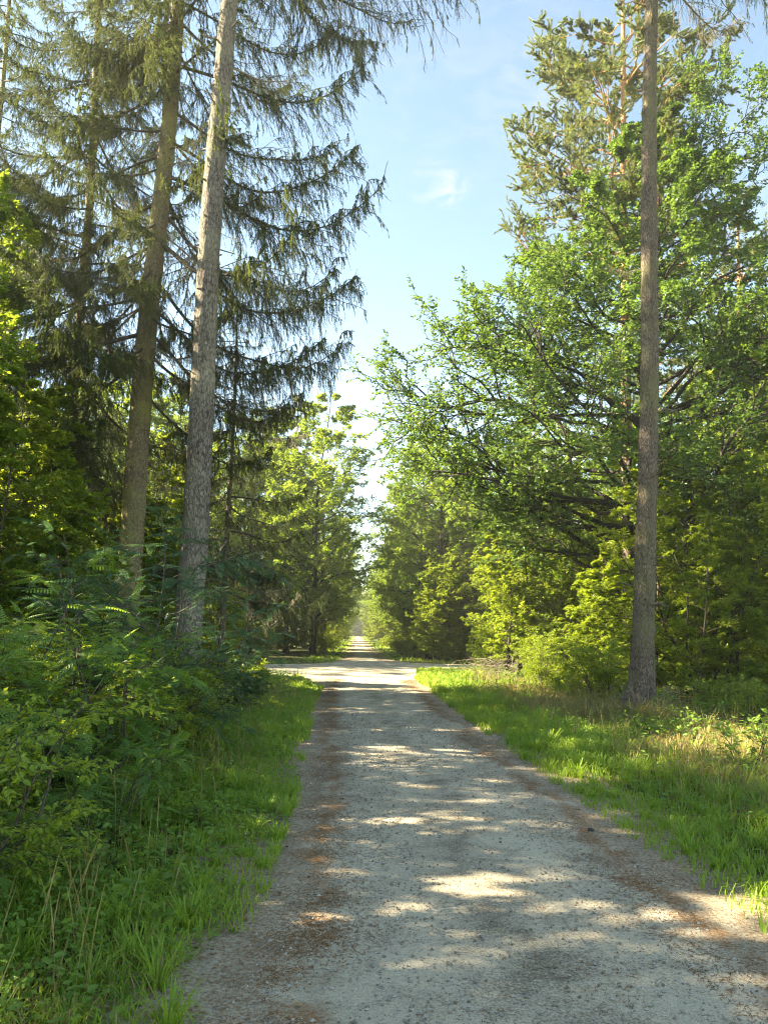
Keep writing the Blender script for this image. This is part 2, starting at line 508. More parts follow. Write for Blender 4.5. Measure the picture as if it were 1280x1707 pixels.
def road_mat():
    m, nt, ns, ls, out = new_mat('gravel')
    tcn = ns.new('ShaderNodeTexCoord')
    co = tcn.outputs['Object']
    edge = N(ns, 'ShaderNodeAttribute', attribute_name='edge').outputs['Fac']     # metres from the grass
    def noise(s, d=6, r=.6, dist=0.):
        n = N(ns, 'ShaderNodeTexNoise', Scale=s, Detail=d, Roughness=r, Distortion=dist); ls.new(co, n.inputs['Vector']); return n.outputs['Fac']
    big, mid, fine, grit = noise(.55, 4), noise(3.2, 6, .65, .4), noise(38, 6, .75), noise(150, 4, .7)
    c = mixc(ns, ls, ramp(ns, ls, fine, .33, .67), (.35, .302, .215), (.56, .495, .365))
    c = mixc(ns, ls, ramp(ns, ls, grit, .30, .46), (.13, .11, .085), c)
    # worn, finer and paler wheel tracks
    st = N(ns, 'ShaderNodeMapping'); st.inputs['Scale'].default_value = (1.7, .25, 1); ls.new(co, st.inputs['Vector'])
    tn = N(ns, 'ShaderNodeTexNoise', Scale=1.0, Detail=5, Roughness=.6); ls.new(st.outputs[0], tn.inputs['Vector'])
    c = mixc(ns, ls, ramp(ns, ls, tn.outputs['Fac'], .42, .62), c, mixc(ns, ls, .55, c, (.58, .515, .385)))
    # dark crumbs of needles and humus lying in drifts
    drift = ramp(ns, ls, mid, .50, .70)
    c = mixc(ns, ls, drift, c, mixc(ns, ls, .26, c, (.15, .115, .075)))
    crumb = N(ns, 'ShaderNodeMath', operation='MULTIPLY_ADD'); ls.new(mid, crumb.inputs[0]); crumb.inputs[1].default_value = .55
    strip = N(ns, 'ShaderNodeMapRange'); ls.new(edge, strip.inputs['Value'])
    strip.inputs['From Min'].default_value = 1.0; strip.inputs['From Max'].default_value = 1.45; strip.inputs['To Min'].default_value = -.03; strip.inputs['To Max'].default_value = .075
    sadd = N(ns, 'ShaderNodeMath', operation='ADD'); ls.new(noise(62, 5, .7), sadd.inputs[0]); ls.new(strip.outputs[0], sadd.inputs[1])
    ls.new(sadd.outputs[0], crumb.inputs[2])
    c = mixc(ns, ls, ramp(ns, ls, crumb.outputs[0], .80, .93), c, mixc(ns, ls, .62, c, (.085, .066, .045)))
    # rust brown needle litter towards the edges
    ed = N(ns, 'ShaderNodeMath', operation='MULTIPLY_ADD'); ls.new(mid, ed.inputs[0]); ed.inputs[1].default_value = 1.2
    eneg = N(ns, 'ShaderNodeMath', operation='MULTIPLY'); ls.new(edge, eneg.inputs[0]); eneg.inputs[1].default_value = -1.0
    ls.new(eneg.outputs[0], ed.inputs[2])
    lit = ramp(ns, ls, ed.outputs[0], -.12, .35)
    lit2 = N(ns, 'ShaderNodeMath', operation='MULTIPLY'); ls.new(lit, lit2.inputs[0]); ls.new(ramp(ns, ls, fine, .38, .62), lit2.inputs[1])
    c = mixc(ns, ls, lit2.outputs[0], c, (.17, .098, .045))
    # rusty strips of needles washed up just inside the edges
    sw = N(ns, 'ShaderNodeMath', operation='SUBTRACT'); ls.new(edge, sw.inputs[0]); sw.inputs[1].default_value = .42
    sa = N(ns, 'ShaderNodeMath', operation='ABSOLUTE'); ls.new(sw.outputs[0], sa.inputs[0])
    s3 = N(ns, 'ShaderNodeMath', operation='MULTIPLY_ADD'); ls.new(sa.outputs[0], s3.inputs[0]); s3.inputs[1].default_value = -1.3; ls.new(noise(2.1, 6, .7, .6), s3.inputs[2])
    s4 = N(ns, 'ShaderNodeMath', operation='MULTIPLY'); ls.new(ramp(ns, ls, s3.outputs[0], .34, .52), s4.inputs[0]); ls.new(ramp(ns, ls, fine, .34, .56), s4.inputs[1])
    c = mixc(ns, ls, s4.outputs[0], c, (.25, .125, .048))
    vor = N(ns, 'ShaderNodeTexVoronoi', Scale=75, Randomness=1.0); ls.new(co, vor.inputs['Vector'])
    stone = ramp(ns, ls, vor.outputs['Distance'], .10, .36, (1, 1, 1), (0, 0, 0))
    c = mixc(ns, ls, stone, c, mixc(ns, ls, vor.outputs['Color'], mixc(ns, ls, .35, c, (.55, .52, .46)), mixc(ns, ls, .35, c, (.24, .2, .155))))
    p = N(ns, 'ShaderNodeBsdfPrincipled', Roughness=.95)
    p.inputs['Specular IOR Level'].default_value = .12
    ls.new(c, p.inputs['Base Color'])
    bp = N(ns, 'ShaderNodeBump', Strength=.7, Distance=.012)
    hm = N(ns, 'ShaderNodeMath', operation='MULTIPLY_ADD'); ls.new(stone, hm.inputs[0]); hm.inputs[1].default_value = .7
    h2 = N(ns, 'ShaderNodeMath', operation='ADD'); ls.new(fine, h2.inputs[0]); ls.new(grit, h2.inputs[1])
    ls.new(h2.outputs[0], hm.inputs[2])
    ls.new(hm.outputs[0], bp.inputs['Height']); ls.new(bp.outputs[0], p.inputs['Normal'])
    ls.new(p.outputs[0], out.inputs['Surface'])
    return m


M_GROUND, M_ROAD = ground_mat(), road_mat()

gx = np.unique(np.concatenate([np.array([-900, -300, -120, -60]), np.arange(-30, 31, .75), np.array([60, 120, 300, 900])]))
gy = np.unique(np.concatenate([np.array([-300, -60, -20]), np.arange(-6, 60, .75), np.arange(60, 200, 6), np.array([300, 600, 1500])]))
GX, GY = np.meshgrid(gx, gy)
gap = np.maximum(road_gap(GX, GY), 0)


def gz(x, y):
    """height of the forest floor"""
    g_ = np.maximum(road_gap(x, y), 0)
    k = np.clip((g_ - .5) / 2.5, 0, 1)
    far = np.clip(1 - (np.abs(x) - 30) / 40, 0, 1)
    return k * far * (.03 + .12 * (vnoise(x, y, 2.6, 3) - .3))


g = Geo()
nx, ny = len(gx), len(gy)
ii, jj = np.meshgrid(np.arange(nx - 1), np.arange(ny - 1))
b0 = jj * nx + ii
g.add(np.stack([GX, GY, gz(GX, GY)], -1), quads=np.stack([b0, b0 + 1, b0 + nx + 1, b0 + nx], -1).reshape(-1, 4))
tag(put('ground', g.mesh('ground', M_GROUND, True)), kind='structure')


def ribbon(name, s, lo, hi, mk, z, edge):
    """sheet between two edges with a crown of a few millimetres; 'edge' = metres from the grass"""
    g = Geo(); k = 31
    u = np.linspace(0, 1, k)[None]
    P = mk(s[:, None], lo[:, None] * (1 - u) + hi[:, None] * u)
    P[..., 2] = z + .02 * np.sin(math.pi * u)
    b = (np.arange(len(s) - 1)[:, None] * k + np.arange(k - 1)[None])
    g.add(P, quads=np.stack([b, b + 1, b + k + 1, b + k], -1).reshape(-1, 4))
    e = np.minimum(u, 1 - u) * (hi - lo)[:, None] + edge[:, None]
    return tag(put(name, g.mesh(name, M_ROAD, True, {'edge': e.ravel()})), kind='structure')


yy = np.unique(np.concatenate([np.arange(-6, 60, .22), np.arange(60, 268, 3)]))
wig = lambda s, a: .16 * (vnoise(s, s * 0 + a, .31, 20) - .5) + .18 * (vnoise(s, s * 0 + a, .7, 21) - .5) + .16 * (vnoise(s, s * 0 + a, 2.3, 22) - .5)
cross = np.clip(1 - np.abs(yy - 35) / 9, 0, 1) * 2.0
lo_, hi_ = np.interp(yy, Ltab[:, 0], Ltab[:, 1]) + wig(yy, 3), np.interp(yy, Rtab[:, 0], Rtab[:, 1]) + wig(yy, 9)
ribbon('main_gravel_road', yy, lo_ - .5, hi_ + .5, lambda s, v: np.stack([v, s + 0 * v, 0 * v], -1), .012, cross - .5)
xx = np.unique(np.concatenate([np.arange(-70, -8, 1.), np.arange(-8, 9, .12), np.arange(9, 71, 1.)]))
mid_ = np.clip(1 - np.abs(xx - .8) / 3.2, 0, 1) * 2.0
ribbon('crossing_gravel_road', xx, np.interp(xx, NEAR[:, 0], NEAR[:, 1]) + wig(xx, 5), np.interp(xx, FAR[:, 0], FAR[:, 1]) + wig(xx, 7),
       lambda s, v: np.stack([s + 0 * v, v, 0 * v], -1), .005, mid_)

# loose gravel and fallen needles on the road
k = 26000
y = 2.6 + 13 * rng.random(k) ** 1.5
l, r = np.interp(y, Ltab[:, 0], Ltab[:, 1]), np.interp(y, Rtab[:, 0], Rtab[:, 1])
u = rng.random(k); e = rng.random(k) < .55
u = np.where(e, np.where(rng.random(k) < .6, u ** 1.2 * .40, 1 - u ** 1.2 * .35), u)
x = l - .15 + (r - l + .3) * u
s = (.003 + .008 * rng.random(k) ** 4) * (1 + y * .04)
oc = np.array([[1, 0, 0], [0, 1, 0], [-1, 0, 0], [0, -1, 0], [0, 0, .7], [0, 0, -.7]])
of = [[0, 1, 4], [1, 2, 4], [2, 3, 4], [3, 0, 4], [1, 0, 5], [2, 1, 5], [3, 2, 5], [0, 3, 5]]
V = oc[None] * s[:, None, None] * rng.uniform(.6, 1.4, (k, 6, 1))
a = rng.random(k) * 6.3
V = np.stack([V[..., 0] * np.cos(a)[:, None] - V[..., 1] * np.sin(a)[:, None], V[..., 0] * np.sin(a)[:, None] + V[..., 1] * np.cos(a)[:, None], V[..., 2]], -1)
V += np.stack([x, y, .014 + .02 * np.sin(math.pi * np.clip((x - l) / (r - l), 0, 1)) + s * .3], -1)[:, None]
g = Geo(); g.add(V, tris=np.asarray(of)[None] + (np.arange(k) * 6)[:, None, None], tint=np.repeat(rng.random(k), 6))
tag(put('loose_gravel', g.mesh('loose_gravel', plain_mat('pebble', (.13, .11, .085), (.36, .33, .275)))), 'loose pale stones scattered over the gravel road', 'gravel', kind='stuff')
k = 150000
y = 2.6 + 24 * rng.random(k) ** 1.4
l, r = np.interp(y, Ltab[:, 0], Ltab[:, 1]), np.interp(y, Rtab[:, 0], Rtab[:, 1])
q = rng.random(k)
x = np.where(q < .36, l + .28 + rng.normal(0, .20, k), np.where(q < .60, r - .30 + rng.normal(0, .26, k), l + (r - l) * rng.random(k)))
el = np.minimum(x - l, r - x)
keep = .45 * vnoise(x, y, .55, 31) + .4 * vnoise(x, y, .21, 32) + .45 * rng.random(k) + .22 * (el < .75) > .80
x, y = x[keep], y[keep]; k = len(x)
a = rng.random(k) * 6.3; ln = rng.uniform(.012, .034, k) * (1 + y * .04); w = .0020 * (1 + y * .09)
l, r = np.interp(y, Ltab[:, 0], Ltab[:, 1]), np.interp(y, Rtab[:, 0], Rtab[:, 1])
c0 = np.stack([x, y, .018 + .02 * np.sin(math.pi * np.clip((x - l) / (r - l), 0, 1))], -1)
dv = np.stack([np.cos(a), np.sin(a), rng.uniform(-.05, .25, k)], -1); pv = np.stack([-np.sin(a), np.cos(a), 0 * a], -1)
V = np.stack([c0 - dv * ln[:, None] * .5 - pv * w[:, None], c0 - dv * ln[:, None] * .5 + pv * w[:, None], c0 + dv * ln[:, None] * .5], 1)
g = Geo(); g.add(V, tris=np.arange(k * 3).reshape(k, 3), tint=np.repeat(rng.random(k), 3))
tag(put('needle_litter', g.mesh('needle_litter', plain_mat('fallen_needle', (.070, .042, .020), (.28, .145, .055)))), 'rust brown fallen needles along the road edges', 'needle litter', kind='stuff')


# ------------------------------------------------------------------ trunks
def trunk_geo(H, r0, r1, lean=(0, 0), sides=28, flare=.55, rough=.05, seed=1, rings=None, wob=.04, stubs=2.2):
    rg = np.random.default_rng(seed)
    k = rings or int(H * 9)
    z = np.linspace(-.15, H, k)
    s = np.clip(z / H, 0, 1)
    P = np.stack([lean[0] * z + wob * np.sin(z * .5 + seed), lean[1] * z + wob * np.cos(z * .43 + seed), z], -1)
    rad = (r0 + (r1 - r0) * s) * (1 - .0 * s)
    th = np.arange(sides) * 2 * math.pi / sides
    fl = 1 + flare * np.exp(-np.maximum(z, 0) / .50)[:, None] * (1 + .6 * np.cos(th * 5 + seed) + .25 * np.cos(th * 8 + 2 * seed))[None]
    kk = k // 3 + 2
    nzv = rg.normal(0, 1, (kk, sides))
    nzv = nzv[np.minimum((np.arange(k) / 3).astype(int), kk - 1)] * .6 + rg.normal(0, .5, (k, sides))
    rr = rad[:, None] * fl * (1 + rough * nzv)
    V = P[:, None] + rr[..., None] * np.stack([np.cos(th), np.sin(th), 0 * th], -1)[None]
    b = np.arange(k - 1)[:, None] * sides; i = np.arange(sides)[None]; i2 = (i + 1) % sides
    g = Geo()
    g.add(V, quads=np.stack([b + i, b + i2, b + sides + i2, b + sides + i], -1).reshape(-1, 4))
    g.add(np.array([[P[-1, 0], P[-1, 1], H + r1 * 2]]), tint=.5)
    m = int(stubs * H)                     # knots and broken branch stubs
    if m:
        zz = rg.uniform(1.5, H * .75, m); az = rg.random(m) * 6.3
        c = np.stack([np.interp(zz, z, P[:, 0]), np.interp(zz, z, P[:, 1]), zz], -1)
        ro = np.interp(zz, z, rad)
        dd = np.stack([np.cos(az), np.sin(az), rg.uniform(-.5, .4, m)], -1)
        ln = np.where(rg.random(m) < .6, .05, rg.uniform(.10, .38, m)) + ro
        S = c[:, None] + dd[:, None] * np.linspace(.85, 1, 4)[None, :, None] * ln[:, None, None]
        S[:, 0] = c + dd * (ro * .8)[:, None]
        tubes(g, S, taper_r(rg.uniform(.010, .028, m), 4, .5), 5)
    return g, P, rad


def trunk_at(P, z):
    return np.array([np.interp(z, P[:, 2], P[:, 0]), np.interp(z, P[:, 2], P[:, 1]), z])


# ------------------------------------------------------------------ spruce branches (lie along +x, hang down)
def spruce_branch(L, seed, droop=.26, hang=1.0, bare=0.0, dens=1.0, tipup=.55):
    rg = np.random.default_rng(seed)
    k = 18
    s = np.linspace(0, 1, k)
    P = np.stack([L * s, .16 * L * np.sin(s * 2.2 + rg.uniform(-.6, .6)) * rg.uniform(-.5, .5) * s,
                  -droop * L * np.sin(math.pi * s * .78) + .02 * L * np.sin(s * 9 + seed)], -1)[None]
    P[0, :, 2] += tipup * .20 * L * np.clip((s - .72) / .28, 0, 1) ** 2
    wood, nd = Geo(), Geo()
    tubes(wood, P, taper_r([.012 + .0068 * L], k, .15), 7)
    n1 = int(11 * L)
    A, tA = spawn(P, n1, .16, .98, (.09, .42), (.5, 1.15), 7, up=-.30, wob=.06, flat=.85, taper=.55, rg=rg)
    ra = .004 + .0045 * plen(A)
    tubes(wood, A, taper_r(ra, 7, .3), 4)
    # hanging branchlets
    Bs = []
    for src, n, lo, t0 in ((P, int(20 * L), 1.25, .2), (A, int(9 * hang) + 2, .75, .1)):
        m = len(src)
        t = t0 + (1 - t0) * rg.random((m, n))
        pos, tan = sample(src, t)
        pos = pos.reshape(-1, 3); tan = tan.reshape(-1, 3)
        Lb = lo * hang * rg.uniform(.10, .62, len(pos)) * (.55 + .45 * np.sin(math.pi * np.clip(pos[:, 0] / L, 0, 1)))
        d = nrm(-UP + tan * .45 + rg.normal(0, .22, tan.shape))
        Bs.append(curve(pos, d, Lb, 5, -.10, .05, rg))
    B = np.concatenate(Bs)
    tubes(wood, B, np.repeat(taper_r([.0032], 5, .5), len(B), 0), 3)
    live = rg.random(len(B)) >= bare
    liveA = rg.random(len(A)) >= bare
    sp = .0048 / dens
    if live.any():
        needles(nd, B[live], sp, .036, .0105, rg, (0.15, 1), forward=.6)
        needles(nd, A[liveA], sp, .036, .0105, rg, (0, .8), forward=.6, start=.25)
        if bare < .5: needles(nd, P, sp * .6, .036, .0105, rg, (0, .8), forward=.6, start=.45)
    # short upright shoots of the outer branch
    C, _ = spawn(P, int(6 * L), .5, 1., (.02, .05), (.7, 1.2), 4, up=.2, wob=.04, flat=.3, taper=0, rg=rg)
    tubes(wood, C, np.repeat(taper_r([.004], 4, .6), len(C), 0), 3)
    if bare < .5: needles(nd, C, sp * .8, .026, .0085, rg, (0, .8), forward=.8)
    return wood, nd


BR = []
for i, (L, dr, hg, ba) in enumerate([(5.0, .24, 1.25, .05), (5.0, .30, 1.45, .12), (4.2, .22, 1.05, .05), (4.2, .33, 1.5, .2),
                                     (3.2, .20, .9, .05), (3.2, .28, 1.2, .15), (2.2, .15, .7, .05)]):
    w_, n_ = spruce_branch(L, 100 + i, dr, hg, ba)
    BR.append((L, w_.mesh('spruce_branch', B_SPTWIG, True), n_.mesh('spruce_needles', M_SPRUCE)))
BARE = []
for i, (L, dr, hg, ba) in enumerate([(3.6, .2, .9, .72), (2.4, .2, .8, .9), (1.6, .12, .5, .95), (5.2, .16, 1.0, .72)]):
    w_, n_ = spruce_branch(L, 200 + i, dr, hg, ba)
    BARE.append((L, w_.mesh('bare_spruce_branch', B_SPTWIG if i == 3 else B_PALE, True), n_.mesh('sparse_spruce_needles', M_SPRUCE)))


def add_branch(root, P, rad, z, az, var, L, tilt=0.0, roll=0.0):
    L0, wm, nm = var
    s = L / L0
    p = trunk_at(P, z)
    r = np.interp(z, P[:, 2], rad)
    p = p + np.array([math.cos(az), math.sin(az), 0]) * r * .7
    b = put('branch', wm, root, p, (roll, -tilt, az), s)
    if nm and len(nm.vertices): put('needles', nm, b)
    return b


def spruce(name, label, loc, H, r0, r1, lean, bark, seed, z_live, n, Lmax, explicit=(), z_dead=None, ndead=0, az_ok=None, rough=.04, sides=32):
    rg = np.random.default_rng(seed)
    root = tag(empty(name, loc), label, 'spruce tree')
    g, P, rad = trunk_geo(H, r0, r1, lean, seed=seed, rough=rough, sides=sides, flare=.75)
    put('trunk', g.mesh('spruce_trunk', bark, True), root)
    for (z, az, vi, L, tl) in explicit:
        add_branch(root, P, rad, z, R(az), BR[vi] if vi < 10 else BARE[vi - 10], L, R(tl))
    for i in range(n):
        z = z_live + (H - .3 - z_live) * ((i + rg.random()) / n)
        f = (z - z_live) / (H - z_live)
        az = i * 2.4 + rg.normal(0, .35)
        if az_ok and not az_ok(math.degrees(az) % 360, z): continue
        L = Lmax * (1 - f) ** .7 * rg.uniform(.45, 1.12) + .35
        vs_ = [b for b in BR if abs(b[0] - L) < 1.0] or [BR[-1]]
        add_branch(root, P, rad, z, az, vs_[rg.integers(len(vs_))], L, R(-8 + 28 * f + rg.normal(0, 9)), rg.normal(0, .2))
    for i in range(ndead):
        z = z_dead[0] + (z_dead[1] - z_dead[0]) * rg.random()
        add_branch(root, P, rad, z, rg.random() * 6.3, BARE[rg.integers(3)], rg.uniform(.8, 2.6), R(rg.normal(-4, 8)))
    return root


# the two big trunks left of the road, the tall bare one on the right
spruce('spruce_tree', 'tall spruce with the thick bare grey trunk left of the road', (-3.25, 15, 0), 29, .272, .10, (.009, 0), B_GREY, 31,
       17.2, 40, 4.2, explicit=[(17.2, 12, 13, 5.7, 0), (17.3, 32, 13, 4.8, 0), (16.6, 150, 3, 4.0, -6), (16.4, 215, 1, 4.2, -4), (15.3, 250, 12, 1.5, 0), (13.6, 20, 12, 1.6, 10), (12.4, -30, 12, .6, 10), (9.8, 30, 12, .5, 0)], sides=44, rough=.035)
spruce('spruce_tree', 'lichen covered brown spruce behind the thick grey trunk, its long drooping branches against the sky', (-5.2, 17.5, 0), 28, .285, .09, (.018, 0), B_LICHEN, 32,
       7.4, 80, 4.9,
       explicit=[(18.6, -8, 1, 4.23, 0), (17.4, 12, 0, 3.96, 2), (15.6, -4, 0, 4.88, 4), (14.2, 8, 2, 4.05, 0), (13.4, -9, 1, 4.60, -1), (12.6, -3, 0, 5.15, -2),
                 (11.5, 14, 3, 4.23, -4), (10.7, -6, 1, 4.78, -6), (9.7, 6, 3, 4.60, -8), (9.0, -14, 1, 4.32, -8), (8.0, 2, 5, 3.68, -10), (7.0, 20, 5, 3.13, -14)],
       z_dead=(4, 13), ndead=14, az_ok=lambda a, z: not (a < 40 or a > 325) or z > 19, sides=36)
spruce('spruce_tree', 'spruce hung with curtains of yellow green twigs, left of the lichen covered trunk', (-7.0, 18.6, 0), 25, .15, .05, (-.012, 0), B_LICHEN, 33,
       5.5, 80, 4.4, explicit=[(7.5 + 1.05 * q, 262 + 34 * math.sin(q * 2.1), 4 + q % 2, 2.3 + .5 * math.sin(q), -12) for q in range(14)], z_dead=(3, 9), ndead=8)
spruce('spruce_tree', 'slim spruce at the upper left corner, left of the curtained one', (-10.6, 20.6, 0), 23, .13, .04, (-.005, 0), B_LICHEN, 37, 11.5, 52, 3.4)
spruce('spruce_tree', 'spruce at the left edge with thin twigs against the sky', (-18.5, 34.0, 0), 24, .2, .05, (.0, 0), B_BROWN, 34, 8, 50, 4.4)
spruce('spruce_tree', 'small thin dark spruce right of the grey trunk with hanging twigs near the ground', (-3.55, 21.2, 0), 11.0, .10, .03, (-.01, 0), B_BROWN, 35, 2.6, 40, 2.4, z_dead=(1.5, 8), ndead=10)
spruce('spruce_tree', 'tall bare straight trunk standing on the grass verge right of the road', (5.82, 15.7, 0), 27, .222, .085, (.046, .0), B_BROWN, 36,
       18.6, 26, 3.6, az_ok=lambda a, z: not (110 < a < 250 and z < 23), explicit=[(17.0, -12, 13, 4.2, 2), (18.0, -50, 10, 3.4, 0), (17.2, 28, 10, 3.2, 4), (12.0, 165, 12, 1.2, 8), (9.6, 175, 12, .8, 5), (8.2, 190, 12, .5, 5), (6.6, 20, 12, .7, -5)], sides=40, rough=.055)


# ------------------------------------------------------------------ broadleaf trees
def stem_line(H, rg, k=22, wob=.25, lean=(0, 0)):
    z = np.linspace(0, H, k); s = z / H
    a = rg.uniform(0, 6.3, 4)
    return np.stack([lean[0] * z + wob * (np.sin(s * 4 + a[0]) - math.sin(a[0])) * s + wob * .3 * np.sin(s * 9 + a[1]) * s,
                     lean[1] * z + wob * (np.sin(s * 4.4 + a[2]) - math.sin(a[2])) * s + wob * .3 * np.sin(s * 10 + a[3]) * s, z], -1)


def limb_to(P, zt, az, r, elev, k, rg, wob=.06, sag=.06):
    """a limb from the stem up to a tip at height zt and distance r"""
    z0 = max(zt - r * math.tan(elev), P[-1, 2] * .08)
    z0 = min(z0, P[-1, 2] * .97)
    p0 = trunk_at(P, z0)
    c = trunk_at(P, min(zt, P[-1, 2]))
    tip = np.array([c[0] + r * math.cos(az), c[1] + r * math.sin(az), zt])
    s = np.linspace(0, 1, k)[:, None]
    w = rg.normal(0, 1, (3, 3)); L = np.linalg.norm(tip - p0)
    Q = p0 + (tip - p0) * s + L * wob * (w[0] * np.sin(3.1 * s) + .6 * w[1] * np.sin(6.3 * s) + .35 * w[2] * np.sin(12 * s)) * np.minimum(1, 3 * s) * (1 - .3 * s)
    Q[:, 2] += sag * L * np.sin(math.pi * s[:, 0])
    return Q[None], z0


def crown_limb(Q, r0, rg, wood, leaf, tmpl, size, n1, n2, nl, flat=.3, dens=1.0, up=.08, size_j=1.0, t1=.22, w1=.46):
    kq = Q.shape[1]
    tubes(wood, Q, taper_r([r0], kq, .14), 7)
    A, tA = spawn(Q, n1, t1, .98, (w1 * .6, w1), (.55, 1.1), 8, up=up, wob=.08, flat=flat, taper=.50, rg=rg)
    ra = np.clip(.012 * plen(A), .006, r0 * .5)
    tubes(wood, A, taper_r(ra, 8, .25), 5)
    B, tB = spawn(A, n2, .15, 1.0, (.30, .62), (.5, 1.1), 5, up=.05, wob=.07, flat=flat, taper=.45, rg=rg)
    tubes(wood, B, taper_r(np.clip(.009 * plen(B), .0035, .012), 5, .4), 3)
    if nl:
        tw = rg.random(len(B))
        keep = rg.random(len(B)) < dens
        twig_leaves(leaf, B[keep], nl, size, tmpl, t0=.2, flat=flat + .25, rg=rg, tbase=tw[keep])
        keep = rg.random(len(A)) < dens
        twig_leaves(leaf, A[keep], nl, size, tmpl, t0=.35, flat=flat + .25, rg=rg)


def env(tab, z):
    return float(np.interp(z, [q[0] for q in tab], [q[1] for q in tab]))


def broadleaf_meshes(key, H, r0, tab, nlimb, tmpl, size, n1, n2, nl, seed, bark, mat, flat=.3, elev=(.2, .75), wob=.3, dens=.95, zpow=1.0, limb_k=10):
    rg = np.random.default_rng(seed)
    P = stem_line(H, rg, wob=wob)
    wood, leaf = Geo(), Geo()
    z = P[:, 2]
    tr = np.maximum(r0 * (1 - .93 * (z / H) ** .9), .012)
    tr = tr * (1 + .45 * np.exp(-z / .3))
    P2 = P.copy(); P2[0, 2] = -.1
    tubes(wood, P2[None], tr[None], 12)
    z_lo = tab[0][0]
    for i in range(nlimb):
        f = ((i + rg.random()) / nlimb) ** zpow
        zt = z_lo + (H * 1.0 - z_lo) * f
        rr = env(tab, zt) * rg.uniform(.68, 1.12)
        az = i * 2.4 + rg.normal(0, .5)
        Q, z0 = limb_to(P, zt, az, max(rr, .25), rg.uniform(*elev), limb_k, rg)
        rb = np.clip(np.interp(z0, z, tr) * .5, .006, .02 * plen(Q)[0] + .01)
        crown_limb(Q, rb, rg, wood, leaf, tmpl, size, n1, n2, nl, flat, dens)
    return wood.mesh(key + '_trunk', bark, True), leaf.mesh(key + '_crown', mat)


LIB = {}
bl_tab = lambda H, r: [(H * .16, r * .6), (H * .32, r), (H * .58, r), (H * .80, r * .8), (H * .93, r * .5), (H, .35)]
LIB['oak'] = [broadleaf_meshes('oak', H, .24, bl_tab(H, r), 54, LEAF_OVATE, .155, 11, 8, 11, 300 + i, B_OAK, M_LEAF, elev=(.15, .7))
              for i, (H, r) in enumerate([(17.5, 4.4), (16, 4.0), (19, 4.6)])]
LIB['broadleaf'] = [broadleaf_meshes('broadleaf', H, .17, bl_tab(H, r), 54, LEAF_OVATE, .16, 11, 8, 11, 320 + i, B_OAK, M_LEAF, flat=.5, elev=(.1, .6))
                    for i, (H, r) in enumerate([(15, 3.4), (17, 3.9), (13, 3.2)])]
LIB['young'] = [broadleaf_meshes('young', H, .06, [(.5, r * .7), (H * .3, r), (H * .6, r * .9), (H * .85, r * .55), (H, .15)], 50, LEAF_OVATE, .105, 10, 6, 10, 340 + i,
                                 B_TWIG, M_YOUNG, flat=.85, elev=(-.05, .4), wob=.35, limb_k=8)
                for i, (H, r) in enumerate([(7.5, 1.7), (6.0, 1.5), (9.0, 1.9), (5.0, 1.5)])]


def place(kind, var, loc, label, cat=None, group=None, rz=None, s=1.0, name=None):
    nm = name or {'oak': 'oak_tree', 'broadleaf': 'broadleaf_tree', 'young': 'young_tree', 'shrub': 'shrub', 'dark': 'dark_shrub',
                  'locust': 'locust_sapling', 'pine': 'pine_tree', 'spruce': 'spruce_tree', 'herb': 'herb'}[kind]
    ct = cat or {'oak': 'oak tree', 'broadleaf': 'tree', 'young': 'young tree', 'shrub': 'shrub', 'dark': 'shrub', 'locust': 'locust sapling',
                 'pine': 'pine tree', 'spruce': 'spruce tree', 'herb': 'plant'}[kind]
    ms = LIB[kind][var % len(LIB[kind])]
    z = float(gz(np.array(loc[0]), np.array(loc[1]))) - .02
    root = tag(empty(nm, (loc[0], loc[1], z), random.uniform(0, 6.3) if rz is None else rz, s), label, ct, group)
    a, b = ('trunk', 'crown') if kind in ('oak', 'broadleaf', 'young', 'pine', 'spruce') else ('stem', 'leaves')
    if ms[0] is not None: put(a, ms[0], root)
    put(b, ms[1], root)
    return root


# shrubs and saplings: several stems from the base
def shrub_meshes(key, H, r, nst, tmpl, size, n1, n2, nl, seed, bark, mat, flat=.7, out=.5, dens=1.0):
    rg = np.random.default_rng(seed)
    wood, leaf = Geo(), Geo()
    az = np.arange(nst) * 2.4 + rg.normal(0, .3, nst)
    o = rg.uniform(.15, out, nst)
    d = nrm(np.stack([np.cos(az) * o, np.sin(az) * o, np.ones(nst)], -1))
    L = H * rg.uniform(.65, 1.05, nst)
    p = np.stack([np.cos(az) * .06 * r, np.sin(az) * .06 * r, np.full(nst, -.05)], -1)
    S = curve(p, d, L, 12, -.12, .05, rg)
    tubes(wood, S, taper_r(np.full(nst, .006 + .005 * H), 12, .2), 5)
    A, _ = spawn(S, n1, .18, 1., (.30, .55), (.7, 1.25), 7, up=-.08, wob=.06, flat=flat * .4, taper=.45, rg=rg)
    tubes(wood, A, taper_r(.003 + .003 * plen(A), 7, .3), 3)
    if n2:
        B, _ = spawn(A, n2, .15, 1., (.3, .6), (.5, 1.1), 5, up=-.05, wob=.05, flat=flat, taper=.4, rg=rg)
        twig_leaves(leaf, B, nl, size, tmpl, flat=flat, rg=rg)
        tubes(wood, B, np.repeat(taper_r([.0025], 5, .6), len(B), 0), 3)
    twig_leaves(leaf, A, nl, size, tmpl, flat=flat, rg=rg)
    return wood.mesh(key + '_stem', bark, True), leaf.mesh(key + '_leaves', mat)


